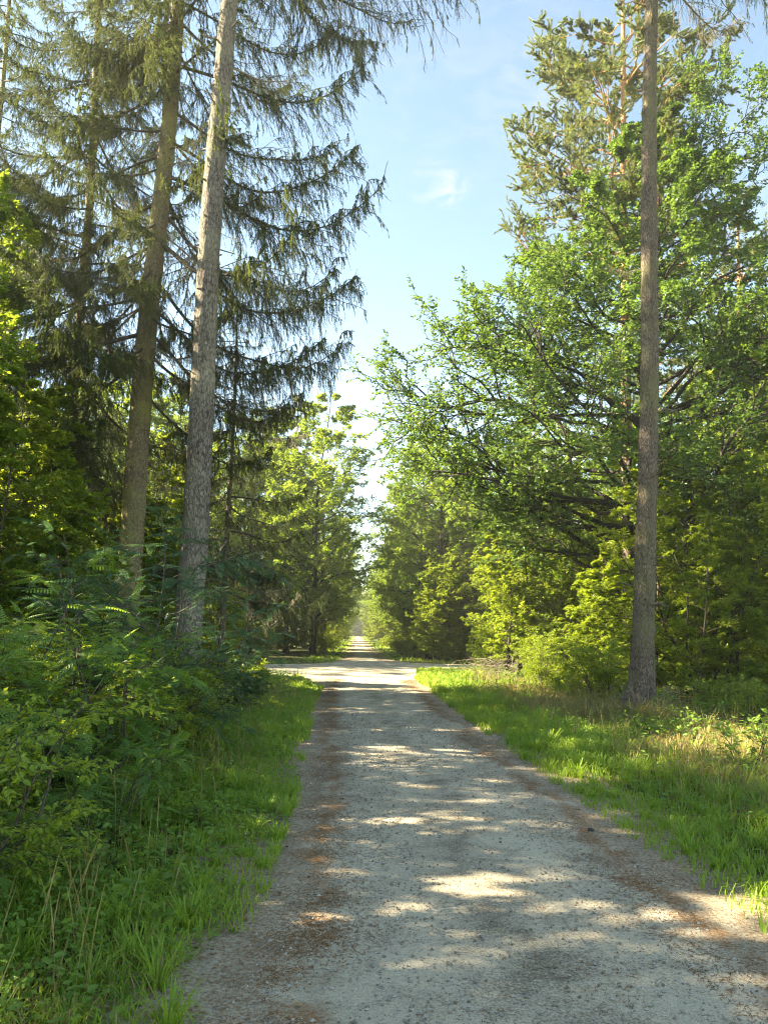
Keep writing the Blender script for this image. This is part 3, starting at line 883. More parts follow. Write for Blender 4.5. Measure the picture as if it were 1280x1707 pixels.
LIB['shrub'] = [shrub_meshes('shrub', H, 1, n, LEAF_OVATE, .075, 11, 6, 9, 400 + i, B_TWIG, M_YOUNG, out=o) for i, (H, n, o) in enumerate([(1.6, 7, .8), (2.2, 8, .6), (1.2, 8, 1.1), (2.8, 7, .5)])]
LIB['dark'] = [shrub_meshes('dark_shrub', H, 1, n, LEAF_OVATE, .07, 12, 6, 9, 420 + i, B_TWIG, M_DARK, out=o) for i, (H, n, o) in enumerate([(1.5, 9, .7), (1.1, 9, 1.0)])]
LIB['herb'] = [shrub_meshes('herb', H, .5, n, LEAF_HEX, .075, 7, 0, 6, 440 + i, B_TWIG, M_HERB, out=o) for i, (H, n, o) in enumerate([(.55, 6, .9), (.40, 7, 1.2), (.8, 5, .7)])]


def locust_meshes(H, nst, seed, out, n1, nl, size, mat=None):
    rg = np.random.default_rng(seed)
    wood, leaf = Geo(), Geo()
    az = np.arange(nst) * 2.4 + rg.normal(0, .4, nst)
    o = rg.uniform(.1, out, nst)
    d = nrm(np.stack([np.cos(az) * o, np.sin(az) * o, np.ones(nst)], -1))
    S = curve(np.zeros((nst, 3)) - UP * .05, d, H * rg.uniform(.7, 1.05, nst), 14, -.10, .05, rg)
    tubes(wood, S, taper_r(np.full(nst, .008 + .004 * H), 14, .2), 6)
    A, _ = spawn(S, n1, .15, 1., (.28, .5), (.7, 1.2), 8, up=-.16, wob=.05, flat=.5, taper=.35, rg=rg)
    tubes(wood, A, taper_r(.003 + .003 * plen(A), 8, .3), 4)
    for src, n in ((A, nl), (S, nl + 4)):
        twig_leaves(leaf, src, n, size, LEAF_PINNATE, t0=.2, spread=1.3, flat=1.2, droop=.12, rg=rg)
    return wood.mesh('locust_stem', B_TWIG, True), leaf.mesh('locust_leaves', mat or M_ROB)


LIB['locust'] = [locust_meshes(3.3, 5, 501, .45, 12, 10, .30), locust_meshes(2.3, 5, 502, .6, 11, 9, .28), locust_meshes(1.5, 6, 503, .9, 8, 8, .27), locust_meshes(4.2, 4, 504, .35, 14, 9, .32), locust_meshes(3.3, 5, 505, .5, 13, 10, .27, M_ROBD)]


# pine crowns: crooked limbs with tufts of needles
def pine_parts(H, r0, tab, nlimb, seed, tufts=42, z_lo=None, lean=(0, 0), per_limb=False):
    rg = np.random.default_rng(seed)
    P = stem_line(H, rg, wob=.18, lean=lean)
    z = P[:, 2]
    tr = np.maximum(r0 * (1 - .75 * (z / H)), .03) * (1 + .35 * np.exp(-z / .4))
    P2 = P.copy(); P2[0, 2] = -.1
    tw = Geo(); tubes(tw, P2[None], tr[None], 14)
    limbs = []
    for i in range(nlimb):
        zt = tab[0][0] + (H - tab[0][0]) * ((i + rg.random()) / nlimb)
        rr = env(tab, zt) * rg.uniform(.7, 1.1)
        Q, z0 = limb_to(P, zt, i * 2.4 + rg.normal(0, .4), rr, rg.uniform(.1, .6), 11, rg, wob=.09, sag=.05)
        w_, n_ = Geo(), Geo()
        rb = np.clip(np.interp(z0, z, tr) * .42, .01, .07)
        tubes(w_, Q, taper_r([rb], 11, .2), 6)
        A, _ = spawn(Q, 8, .3, 1., (.28, .46), (.4, 1.0), 7, up=.10, wob=.10, flat=.4, taper=.4, rg=rg)
        tubes(w_, A, taper_r(.008 + .006 * plen(A), 7, .3), 4)
        B, _ = spawn(A, 14, .15, 1., (.25, .55), (.4, 1.1), 5, up=.18, wob=.08, flat=.3, taper=.3, rg=rg)
        tubes(w_, B, np.repeat(taper_r([.006], 5, .6), len(B), 0), 3)
        needles(n_, B, plen(B).mean() * .62 / (tufts * 2.6), .095, .020, rg, (0, 1), forward=.7, start=.2)
        needles(n_, A, plen(A).mean() * .4 / (tufts * 3.0), .095, .020, rg, (0, 1), forward=.7, start=.4)
        limbs.append((w_, n_))
    return tw, limbs


tab_p = [(15.6, 4.0), (18, 4.5), (22, 4.2), (26, 3.0), (29, .8)]
tw, limbs = pine_parts(29, .25, tab_p, 46, 611, 60, lean=(.004, 0))
pr = tag(empty('pine_tree', (9.95, 28, 0)), 'tall pine with orange upper trunk and grey green crown behind the big oak', 'pine tree')
put('trunk', tw.mesh('pine_trunk', B_PINE, True), pr)
for w_, n_ in limbs:
    b = put('limb', w_.mesh('pine_limb', B_PINE, True), pr)
    put('needles', n_.mesh('pine_needles', M_PINE), b)


def pine_lib(H, r0, tab, nlimb, seed):
    tw, limbs = pine_parts(H, r0, tab, nlimb, seed, 34)
    n = Geo()
    for a, b in limbs: tw.merge(a); n.merge(b)
    return tw.mesh('pine_trunk', B_PINE, True), n.mesh('pine_crown', M_PINE)


LIB['pine'] = [pine_lib(24, .22, [(11, 2.6), (15, 3.4), (20, 2.6), (24, .5)], 34, 621), pine_lib(21, .16, [(13, 1.6), (16, 2.0), (19, 1.5), (21, .4)], 22, 622)]

# ------------------------------------------------------------------ the great oak behind the bare trunk, limb by limb
oak_root = tag(empty('oak_tree', (9.2, 25.4, 0), 0, 1.2), 'large oak with dark limbs spreading either side of the tall bare trunk', 'oak tree')
rg = np.random.default_rng(77)
PO = stem_line(16.6, rg, wob=.35, lean=(.03, 0))
zo = PO[:, 2]
tro = np.maximum(.25 * (1 - .9 * (zo / 16.6)), .015) * (1 + .4 * np.exp(-zo / .4))
g = Geo(); P2 = PO.copy(); P2[0, 2] = -.1; tubes(g, P2[None], tro[None], 14)
put('trunk', g.mesh('oak_trunk', B_OAK, True), oak_root)
oak_env = [(3.5, 3.8), (5, 5.6), (6.2, 6.6), (7.7, 7.3), (9, 6.0), (10.2, 4.7), (11.8, 3.9), (13.2, 3.2), (14.6, 2.3), (15.8, 1.3), (17, .5)]
specs = [  # tip height, azimuth, reach, elevation, leaf density
    (3.9, 184, 4.4, .02, .6), (4.9, 176, 4.0, .05, .8), (4.3, 200, 3.3, .0, .2), (5.6, 190, 6.2, .12, 1), (6.4, 172, 6.6, .15, 1), (7.4, 186, 7.2, .10, 1), (8.3, 178, 7.3, .12, 1),
    (8.6, 194, 6.6, .20, 1), (9.6, 170, 5.9, .25, 1), (9.9, 188, 5.5, .3, 1), (11.0, 180, 4.8, .35, 1), (11.6, 200, 4.2, .4, 1),
    (7.2, -8, 5.5, .05, .5), (9.6, 12, 6.0, .35, .9), (8.4, -20, 5.0, .25, .5), (5.2, -14, 4.0, -.2, .2), (18.0, -5, 2.2, 1.1, 1), (16.8, -20, 3.0, .9, 1), (15.6, 8, 3.6, .8, 1)]
k0 = len(specs)
for i in range(66):
    zt = 4.2 + 12.7 * ((i + rg.random()) / 66)
    az = math.degrees(i * 2.4) % 360
    specs.append((zt, az + rg.normal(0, 14), env(oak_env, zt) * rg.uniform(.72, 1.05) * (1. if 100 < az < 260 else .9), rg.uniform(.12, .7), 1))
for i, (zt, az, rr, el, de) in enumerate(specs):
    Q, z0 = limb_to(PO, zt, R(az), rr, el, 14, rg, wob=.055, sag=.05 if el > 0 else .02)
    w_, n_ = Geo(), Geo()
    rb = np.clip(np.interp(z0, zo, tro) * .45, .018, .075)
    big = rr > 4
    crown_limb(Q, rb, rg, w_, n_, LEAF_OAK, .108, 15 if big else 12, 10, 15, flat=.3, dens=de, t1=.3 if big else .2)
    b = put('limb', w_.mesh('oak_limb', B_OAK, True), oak_root)
    if n_.n: put('leaves', n_.mesh('oak_leaves', M_OAK), b)

# ------------------------------------------------------------------ trees left of the road
GL = 'leafy trees behind the big spruces on the left'
place('broadleaf', 1, (-9.0, 17.0), 'bright yellow green tree at the left edge, halfway up the photo', s=.74)
place('broadleaf', 0, (-12.2, 21.5), 'leafy tree at the left edge behind the brightest foliage', s=.66)
place('broadleaf', 2, (-7.9, 13.0), 'leafy tree with bright green sprays left of the lichen covered trunk', s=.70)
place('broadleaf', 2, (-8.6, 24.5), 'shaded leafy tree low behind the lichen covered spruce', s=.55)
for i, (x, y, k, v, s) in enumerate([(-11, 41, 'broadleaf', 0, .95), (-8.2, 42, 'young', 2, 1.1), (-14.5, 44.5, 'oak', 0, 1.0), (-16, 38, 'broadleaf', 1, .8), (-23, 43, 'oak', 0, 1.15), (-29, 39, 'broadleaf', 1, 1.1), (-15, 58, 'oak', 2, 1.1), (-20.5, 57, 'broadleaf', 1, 1.2),
                                     (-25, 36, 'oak', 2, .8), (-34, 42, 'oak', 0, 1.1), (-38, 36, 'broadleaf', 1, 1.1), (-29, 46, 'broadleaf', 1, 1.0), (-7.2, 25.0, 'young', 3, 1.0), (-9.8, 25.6, 'young', 1, .9)]):
    place(k, v, (x, y), 'leafy tree deep in the wood behind the big spruces', group=GL, s=s)
# wood west of the camera, shading the track
for i, (x, y, k, v, s) in enumerate([(-8.8, 7.0, 'broadleaf', 0, .82), (-13, 4.5, 'oak', 1, .75), (-16, 10.5, 'broadleaf', 1, 1.0), (-8.5, 3.0, 'broadleaf', 2, .95)]):
    place(k, v, (x, y), 'tree of the wood beyond the left edge of the photo', group='trees shading the track from the left', s=s)
for i, (x, y, v, s, lb) in enumerate([
        (-6.4, 13.4, 0, .8, 'shaded young tree in front of the lichen covered trunk'), (-7.6, 12.0, 1, .9, 'young tree with leaning stems at the left edge of the thicket'),
        (-5.0, 20.0, 1, .8, 'young tree between the two big spruce trunks'), (-8.2, 15.6, 3, .9, 'low young tree in deep shade left of the big spruces'),
        (-4.4, 23.6, 3, .7, 'young tree beside the small dark spruce'), (-6.0, 15.6, 3, .7, 'dark young tree at the foot of the lichen covered trunk')]):
    place('young', v, (x, y), lb, s=s)

# locust saplings and shrubs of the left verge
for (x, y, v, s, rz, lb) in [
        (-2.25, 9.6, 4, 1.02, .5, 'tall locust sapling with feathery leaves coloured dark as in shade in front of the grey trunk'),
        (-3.5, 10.2, 4, .92, 2.0, 'tall feathery locust sapling, leaves coloured dark as in shade, in front of the lichen covered trunk'),
        (-2.35, 7.4, 1, .95, 1.0, 'locust sapling with sunlit feathery leaves left of the dark bush'),
        (-3.3, 7.9, 1, 1.1, 4.0, 'broad locust sapling in the middle of the left thicket'),
        (-2.75, 5.9, 2, 1.0, 3.3, 'locust sapling arching over the grass of the left verge'),
        (-3.5, 6.3, 1, .85, .2, 'leafy locust sapling at the left edge of the photo above the low spray'),
        (-2.15, 4.25, 2, .52, 1.4, 'small locust sapling with large leaves low at the left edge'),
        (-2.9, 4.9, 2, .75, 5.4, 'shaded locust sapling behind the low left spray'),
        (-4.6, 6.9, 1, 1.1, 2.6, 'locust sapling half outside the left edge'),
        (-2.0, 6.3, 2, .62, 0.4, 'low locust sapling with yellow leaves beside the grass')]:
    place('locust', v, (x, y), lb, s=s, rz=rz, group='locust saplings of the left verge')
for (x, y, k, v, s, lb) in [
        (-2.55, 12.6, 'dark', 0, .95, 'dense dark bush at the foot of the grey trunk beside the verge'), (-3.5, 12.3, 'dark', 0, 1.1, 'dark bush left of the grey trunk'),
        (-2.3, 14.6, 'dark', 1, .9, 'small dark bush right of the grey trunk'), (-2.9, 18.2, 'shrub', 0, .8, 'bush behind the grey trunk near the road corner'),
        (-4.9, 11.6, 'shrub', 1, .9, 'shrub at the back of the left thicket below the lichen covered trunk'), (-6.2, 10.2, 'shrub', 3, .9, 'tall shrub at the left edge in the thicket'),
        (-5.4, 8.6, 'shrub', 1, .9, 'shrub among the locust saplings'), (-3.0, 22.5, 'shrub', 2, .9, 'low bush near the corner of the crossing'),
        (-4.8, 25.0, 'shrub', 1, .8, 'shrub on the left near the crossing road'), (-2.4, 10.6, 'dark', 1, .8, 'low dark bush under the tall locust sapling')]:
    place(k, v, (x, y), lb, s=s)

GB = 'bushes of the left thicket'
for i in range(44):
    while True:
        x, y = random.uniform(-7.5, -2.0), 4.2 + 11 * random.random()
        if road_gap(x, y) > 1.25 and x > -y * .62 - .3 and math.hypot(x + 3.25, y - 15) > .7: break
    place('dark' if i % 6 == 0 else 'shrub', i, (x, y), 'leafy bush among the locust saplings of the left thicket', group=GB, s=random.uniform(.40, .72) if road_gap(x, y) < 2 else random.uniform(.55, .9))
for i in range(8):
    place('young', i, (-4.2 - random.random() * 6, 12.5 + random.random() * 9), 'young tree in the shade under the big spruces', group='young trees under the big spruces', s=random.uniform(.5, .85))
for i in range(22):
    x = random.uniform(11, 27)
    place('young' if i % 2 else 'shrub', i, (x, x * .9 + random.uniform(17, 26)), 'young growth deep in the sunlit wood on the right', group='young growth deep in the right hand wood', s=random.uniform(.7, 1.1))

# ------------------------------------------------------------------ rows beyond the crossing
def row(side, x0, y0, y1, step, kinds, lab, grp, jit=.8, sc_=(.85, 1.05)):
    y = y0
    i = 0
    while y < y1:
        k, v = kinds[i % len(kinds)]
        x = x0 + side * (random.random() * jit)
        place(k, v, (x, y + random.uniform(-1, 1)), lab(i), group=grp, s=random.uniform(*sc_))
        y += step * (1 + (y - y0) * .012) * random.uniform(.85, 1.15); i += 1


ORD = ['nearest', 'second', 'third', 'fourth', 'fifth', 'sixth', 'seventh', 'eighth', 'ninth', 'tenth', 'eleventh', 'twelfth', 'thirteenth', 'fourteenth', 'fifteenth', 'sixteenth', 'seventeenth', 'eighteenth', 'nineteenth', 'twentieth', 'last', 'last']
row(-1, -2.5, 62, 230, 12.5, [('broadleaf', 1), ('oak', 0), ('broadleaf', 0), ('oak', 2)], lambda i: f'{ORD[i]} tree of the left roadside row beyond the crossing', 'roadside trees left beyond the crossing')
row(1, 5.4, 62, 230, 7.5, [('oak', 0), ('broadleaf', 1), ('oak', 1)], lambda i: f'{ORD[i]} tree of the right roadside row beyond the crossing', 'roadside trees right beyond the crossing')
row(-1, -8.5, 58, 180, 15, [('oak', 0), ('broadleaf', 0), ('oak', 1)], lambda i: 'tree in the wood behind the left roadside row', 'wood behind the left roadside row', 2.5)
row(1, 9.8, 49, 180, 8, [('broadleaf', 1), ('oak', 2), ('broadleaf', 2)], lambda i: 'tree in the wood behind the right roadside row', 'wood behind the right roadside row', 2.5)
row(1, 25, 44, 110, 9, [('broadleaf', 1), ('oak', 0)], lambda i: 'tree deep in the wood right of the far road', 'deep wood right of the far road', 6)
row(-1, -16, 52, 130, 16, [('broadleaf', 1), ('oak', 2)], lambda i: 'tree deep in the wood left of the far road', 'deep wood left of the far road', 5)
row(1, 17, 47, 130, 9, [('oak', 2), ('broadleaf', 1)], lambda i: 'tree deep in the wood right of the far road', 'deep wood right of the far road', 5)
place('broadleaf', 1, (-2.7, 50.5), 'leafy tree left of the road just past the crossing, overhanging the road', s=1.03)
place('broadleaf', 0, (-4.9, 55.0), 'broad leafy tree behind the one overhanging the road left of the crossing', s=1.15)
place('broadleaf', 1, (-7.2, 53.0), 'tall leafy tree seen right of the small dark spruce beyond the crossing', s=1.0)
place('oak', 0, (-6.8, 60.5), 'oak on the left corner beyond the crossing', s=.92)
place('oak', 1, (-9.8, 50.5), 'oak at the left end of the crossing, behind the small spruce', s=.9)
place('pine', 1, (-5.3, 60), 'slim pine top rising above the leafy trees left of the far road', s=.98)
for x, y, s_ in [(4.1, 46.4, .62), (5.5, 45.6, .8), (7.0, 46.6, .95), (8.6, 47.4, .9), (6.2, 48.4, 1.0), (3.7, 49.0, .6)]:
    place('young', int(x * 3), (x, y), 'young tree on the right corner just past the crossing', group='young trees on the far right corner of the crossing', s=s_)
place('oak', 1, (5.0, 49.5), 'dark stemmed tree right of the road just past the crossing', s=.95)
place('broadleaf', 2, (7.1, 51.5), 'leafy tree right of the dark stemmed one past the crossing', s=1.0)
place('oak', 2, (4.6, 56.5), 'tree behind the dark stemmed one right of the far road', s=.85)
place('broadleaf', 0, (10.5, 45.8), 'leafy tree on the right corner beyond the crossing road', s=.9)

# ------------------------------------------------------------------ the bright wood on the right
place('pine', 0, (18.4, 35), 'pale pine at the right edge behind the oak', s=1.0)
place('pine', 0, (14.6, 37), 'pine crown glimpsed through the oak leaves', s=.86)
for (x, y, k, v, s, lb) in [
        (12.6, 21.8, 'broadleaf', 0, .72, 'bright leafy tree at the right edge, behind the thin dark stems'), (14.5, 27.5, 'oak', 1, .9, 'oak at the right edge below the pale pine'),
        (11.6, 30.5, 'broadleaf', 2, .85, 'sunlit leafy tree behind the big oak'), (17.5, 25, 'broadleaf', 1, .85, 'leafy tree beyond the right edge, its crown reaching in'),
        (15.8, 33, 'broadleaf', 1, .8, 'bright tree deep in the right hand wood'), (8.8, 33.2, 'broadleaf', 2, .7, 'leafy tree on the near right corner of the crossing'),
        (20.5, 30, 'oak', 2, .9, 'tree far to the right in the wood')]:
    place(k, v, (x, y), lb, s=s)
GY_ = 'young trees of the sunlit thicket on the right'
spots = [(10.6, 21.4), (9.0, 30.0), (11.6, 25.4), (12.6, 24.0), (7.2, 30.4), (5.9, 30.2), (10.6, 28.8), (12.9, 28.2), (14.3, 22.6), (15.2, 25.4), (9.2, 30.8), (11.8, 20.2), (13.6, 19.4), (13.0, 32.4),
         (16.3, 28.6), (17.2, 22.4), (15.4, 20.6), (10.3, 33.6), (6.6, 33.4)]
for i, (x, y) in enumerate(spots):
    place('young', i, (x, y), 'young tree with bright layered leaves in the thicket right of the road', group=GY_, s=random.uniform(.7, 1.0))
for i, (x, y, s_) in enumerate([(8.2, 18.4, .62), (9.6, 19.4, .78), (10.8, 18.4, .72), (9.4, 16.9, .52), (11.6, 17.6, .75), (12.4, 19.8, .85), (7.4, 19.6, .7), (6.9, 21.8, .8), (8.4, 21.6, .85)]):
    place('young', i, (x, y), 'young tree at the front of the thicket right of the tall bare trunk', group='young trees at the front of the right thicket', s=s_)
for i in range(16):
    x = random.uniform(6.9, 11)
    place('shrub', i, (x, random.uniform(max(x * 1.55, 13.5), 18.6)), 'small bush right of the foot of the tall bare trunk', group='bushes right of the tall bare trunk', s=random.uniform(.25, .5))
GS = 'low bushes of the sunlit thicket on the right'
for i in range(46):
    while True:
        x, y = random.uniform(5.2, 17), random.uniform(17.5, 34)
        if x > 4.6 + (24 - y) * .12 and road_gap(x, y) > 2.2 and math.hypot(x - 5.8, y - 15.7) > 1.6 and x < y * .72: break
    place('shrub', i, (x, y), 'low bright bush under the young trees right of the road', group=GS, s=random.uniform(.55, .95))
GF = 'bushes at the feet of the far roadside trees'
for i in range(130):
    sd = -1 if i % 2 else 1
    y = 43.0 + 60 * random.random() ** 1.5
    x = (-1.9 - random.random() ** 1.5 * 8) if sd < 0 else (3.2 + random.random() ** 1.5 * 8)
    if road_gap(x, y) < .8 or (sd < 0 and y < 52 and x > -5): continue
    if i % 5 >= 3: place('young', i, (x + sd * 1.2, y), 'young tree filling in the ' + ('left' if sd < 0 else 'right') + ' roadside beyond the crossing', group=GF, s=random.uniform(.6, .95))
    else: place('shrub', i, (x, y), 'bush at the foot of the ' + ('left' if sd < 0 else 'right') + ' roadside trees beyond the crossing', group=GF, s=random.uniform(.6, 1.1))

# the wood that goes on behind everything one can tell apart
g = Geo()
k = 420000
side = rng.random(k)
ang_ = rng.uniform(-1.15, 1.15, k)
dist = rng.uniform(70, 150, k)
x, y = np.sin(ang_) * dist, np.cos(ang_) * dist + 5
x = np.where(rng.random(k) < .12, rng.uniform(-9, 12, k), x); y = np.where(np.abs(x) < 12, rng.uniform(270, 300, k), y)
top = 8 + 9 * vnoise(x, y, 5.5, 61) + 3 * vnoise(x, y, 1.7, 62)
z = top * rng.random(k) ** .75 + .1
low = rng.random(k) < .28
z = np.where(low, rng.random(k) * 3.2, z); x = np.where(low & (np.abs(x) > 12), x * .72, x)
m = ((np.abs(x - .6) > 5) | (y > 230)) & ((x > -34) & (x < -9) & (y < 230) & (z > 2.5) == False) & (np.abs(x) > 11.9 * (y < 231)) & ((vnoise(x + z * .7, y + z, 1.6, 63) > .33) | (y > 265) | low)
x, y, z = x[m], y[m], z[m]; k = len(x)
a = rng.random(k) * 6.3
leaves(g, np.stack([x, y, z], -1), np.stack([np.cos(a), np.sin(a), rng.uniform(-.5, .3, k)], -1), nrm(UP + rng.normal(0, .6, (k, 3))), rng.uniform(.30, .55, k) * np.where(y > 265, 1.6, 1), LEAF_OVATE, rng.random(k))
tag(put('distant_wood', g.mesh('distant_wood', M_LEAF)), 'distant mass of woodland closing the view behind the roadside trees', 'woodland', kind='stuff')

for i in range(56):
    sd = -1 if i % 2 else 1
    y = 88 + 150 * random.random()
    x = (-1.6 - random.random() * 3) if sd < 0 else (2.8 + random.random() * 3)
    place('young' if i % 3 else 'shrub', i, (x, y), 'bush closing in on the far end of the straight road', group='bushes at the far end of the road', s=random.uniform(.7, 1.2))

# thin many-stemmed hazel on the right
rg = np.random.default_rng(91)
hz = tag(empty('hazel_bush', (8.6, 19.0, 0)), 'tall open bush of thin dark crooked stems right of the bare trunk', 'bush')
leaf = Geo()
for i, (a, o, L) in enumerate([(150, .30, 5.2), (20, .22, 5.6), (60, .35, 4.6), (200, .2, 4.0), (-30, .38, 4.6), (100, .15, 5.4), (170, .45, 4.2)]):
    w_ = Geo()
    a = R(a)
    S = curve(np.array([[.12 * math.cos(a * 3), .12 * math.sin(a * 3), -.05]]), nrm(np.array([[math.cos(a) * o, math.sin(a) * o, 1]])), np.array([L]), 16, -.03, .055, rg)
    tubes(w_, S, taper_r([.034], 16, .25), 6)
    A, _ = spawn(S, 7, .3, 1., (.22, .4), (.5, 1.0), 8, up=.05, wob=.07, flat=.5, taper=.4, rg=rg)
    tubes(w_, A, taper_r(.004 + .004 * plen(A), 8, .3), 4)
    B, _ = spawn(A, 5, .2, 1., (.3, .6), (.5, 1.), 5, up=0, wob=.06, flat=.7, rg=rg)
    tubes(w_, B, np.repeat(taper_r([.003], 5, .6), len(B), 0), 3)
    twig_leaves(leaf, B, 6, .085, LEAF_OVATE, rg=rg)
    put('stem', w_.mesh('hazel_stem', B_OAK, True), hz)
put('leaves', leaf.mesh('hazel_leaves', M_YOUNG), hz)

# dead brushwood pile and stump near the right corner
rg = np.random.default_rng(92)
g = Geo()
k = 60
a = rg.random(k) * 6.3
p = np.stack([rg.normal(0, .5, k), rg.normal(0, .35, k), rg.uniform(.0, .5, k)], -1)
d = nrm(np.stack([np.cos(a), np.sin(a), rg.uniform(-.05, .6, k)], -1))
S = curve(p, d, rg.uniform(.6, 1.7, k), 8, -.15, .08, rg)
tubes(g, S, np.repeat(taper_r([.009], 8, .3), k, 0), 4)
A, _ = spawn(S, 4, .3, 1., (.25, .5), (.5, 1.), 5, rg=rg)
tubes(g, A, np.repeat(taper_r([.004], 5, .5), len(A), 0), 3)
tag(put('brushwood', g.mesh('brushwood', B_PALE, True), None, (5.0, 27.8, .05)), 'tangle of pale dead twigs at the edge of the right thicket near the crossing', 'dead brushwood')
g, P, rad = trunk_geo(.75, .12, .10, seed=5, rings=14, flare=.4, stubs=0)
g.add(np.array([[.1 * math.cos(t), .1 * math.sin(t), .75] for t in np.linspace(0, 6.28, 13)[:-1]] + [[0, 0, .8]]), tris=[[i, (i + 1) % 12, 12] for i in range(12)])
tag(put('tree_stump', g.mesh('tree_stump', B_OAK, True), None, (5.75, 27.2, 0)), 'short dark stump standing by the dead twigs', 'stump')

# pale dead shoots round the foot of the bare trunk
rg = np.random.default_rng(93)
g = Geo()
k = 34
a = rg.uniform(2.6, 6.2, k)
p = np.stack([np.cos(a) * .34, np.sin(a) * .34, np.zeros(k)], -1)
S = curve(p, nrm(np.stack([np.cos(a) * .35, np.sin(a) * .35, np.ones(k)], -1) + rg.normal(0, .2, (k, 3))), rg.uniform(.45, 1.1, k), 8, -.35, .07, rg)
tubes(g, S, np.repeat(taper_r([.009], 8, .3), k, 0), 4)
A, _ = spawn(S, 4, .4, 1., (.2, .4), (.5, 1.1), 5, up=-.1, rg=rg)
tubes(g, A, np.repeat(taper_r([.003], 5, .5), len(A), 0), 3)
tag(put('dead_shoots', g.mesh('dead_shoots', B_PALE, True), None, (5.82, 15.65, .02)), 'pale dry shoots sprouting at the foot of the tall bare trunk', 'dead shoots')

# herbs on the verges
GH = 'leafy herbs on the right verge'
for i in range(56):
    while True:
        x, y = random.uniform(3.6, 12), random.uniform(8.5, 24)
        if road_gap(x, y) > 1.5 + .6 * random.random() and x < y * .66 and math.hypot(x - 5.8, y - 15.7) > .6: break
    place('herb', i, (x, y), 'leafy herb in the grass between the right road edge and the thicket', group=GH, s=random.uniform(.6, 1.15))
GH2 = 'leafy herbs on the left verge'
for i in range(70):
    while True:
        x, y = random.uniform(-3.6, -1.0), 3.0 + 15 * random.random() ** 1.7
        if road_gap(x, y) > .55: break
    place('herb', i, (x, y), 'small leafy herb in the grass of the left verge', group=GH2, s=random.uniform(.35, .7))

# small dark stone on the road
rg = np.random.default_rng(94)
g = Geo()
th, ph = np.meshgrid(np.linspace(0, 2 * math.pi, 13)[:-1], np.linspace(.05, math.pi - .05, 8))
rr = .022 * (1 + .25 * rg.normal(0, .5, th.shape))
V = np.stack([rr * np.sin(ph) * np.cos(th) * 1.2, rr * np.sin(ph) * np.sin(th), rr * np.cos(ph) * .8 + .012], -1)
b = (np.arange(7)[:, None] * 12); i = np.arange(12)[None]
g.add(V, quads=np.stack([b + i, b + 12 + i, b + 12 + (i + 1) % 12, b + (i + 1) % 12], -1).reshape(-1, 4))
tag(put('stone', g.mesh('stone', plain_mat('dark_stone', (.06, .055, .05)), True), None, (1.95, 6.55, .022)), 'small dark stone lying alone on the gravel', 'stone')


# ------------------------------------------------------------------ grass
def scatter_grass(n, xr, yr, ypow, gapmin, gapmax):
    x = rng.uniform(*xr, n); y = yr[0] + (yr[1] - yr[0]) * rng.random(n) ** ypow
    gp = road_gap(x, y) + .26 + .50 * (vnoise(x, y, .35, 41) - .5) + .35 * (vnoise(x, y, 1.1, 42) - .5)
    pr = np.clip((gp - gapmin) / .45, 0, 1) * np.clip((gapmax - gp) / 1.5, 0, 1) * (.35 + .9 * vnoise(x, y, .8, 43))
    m = rng.random(n) < pr
    return x[m], y[m], gp[m]


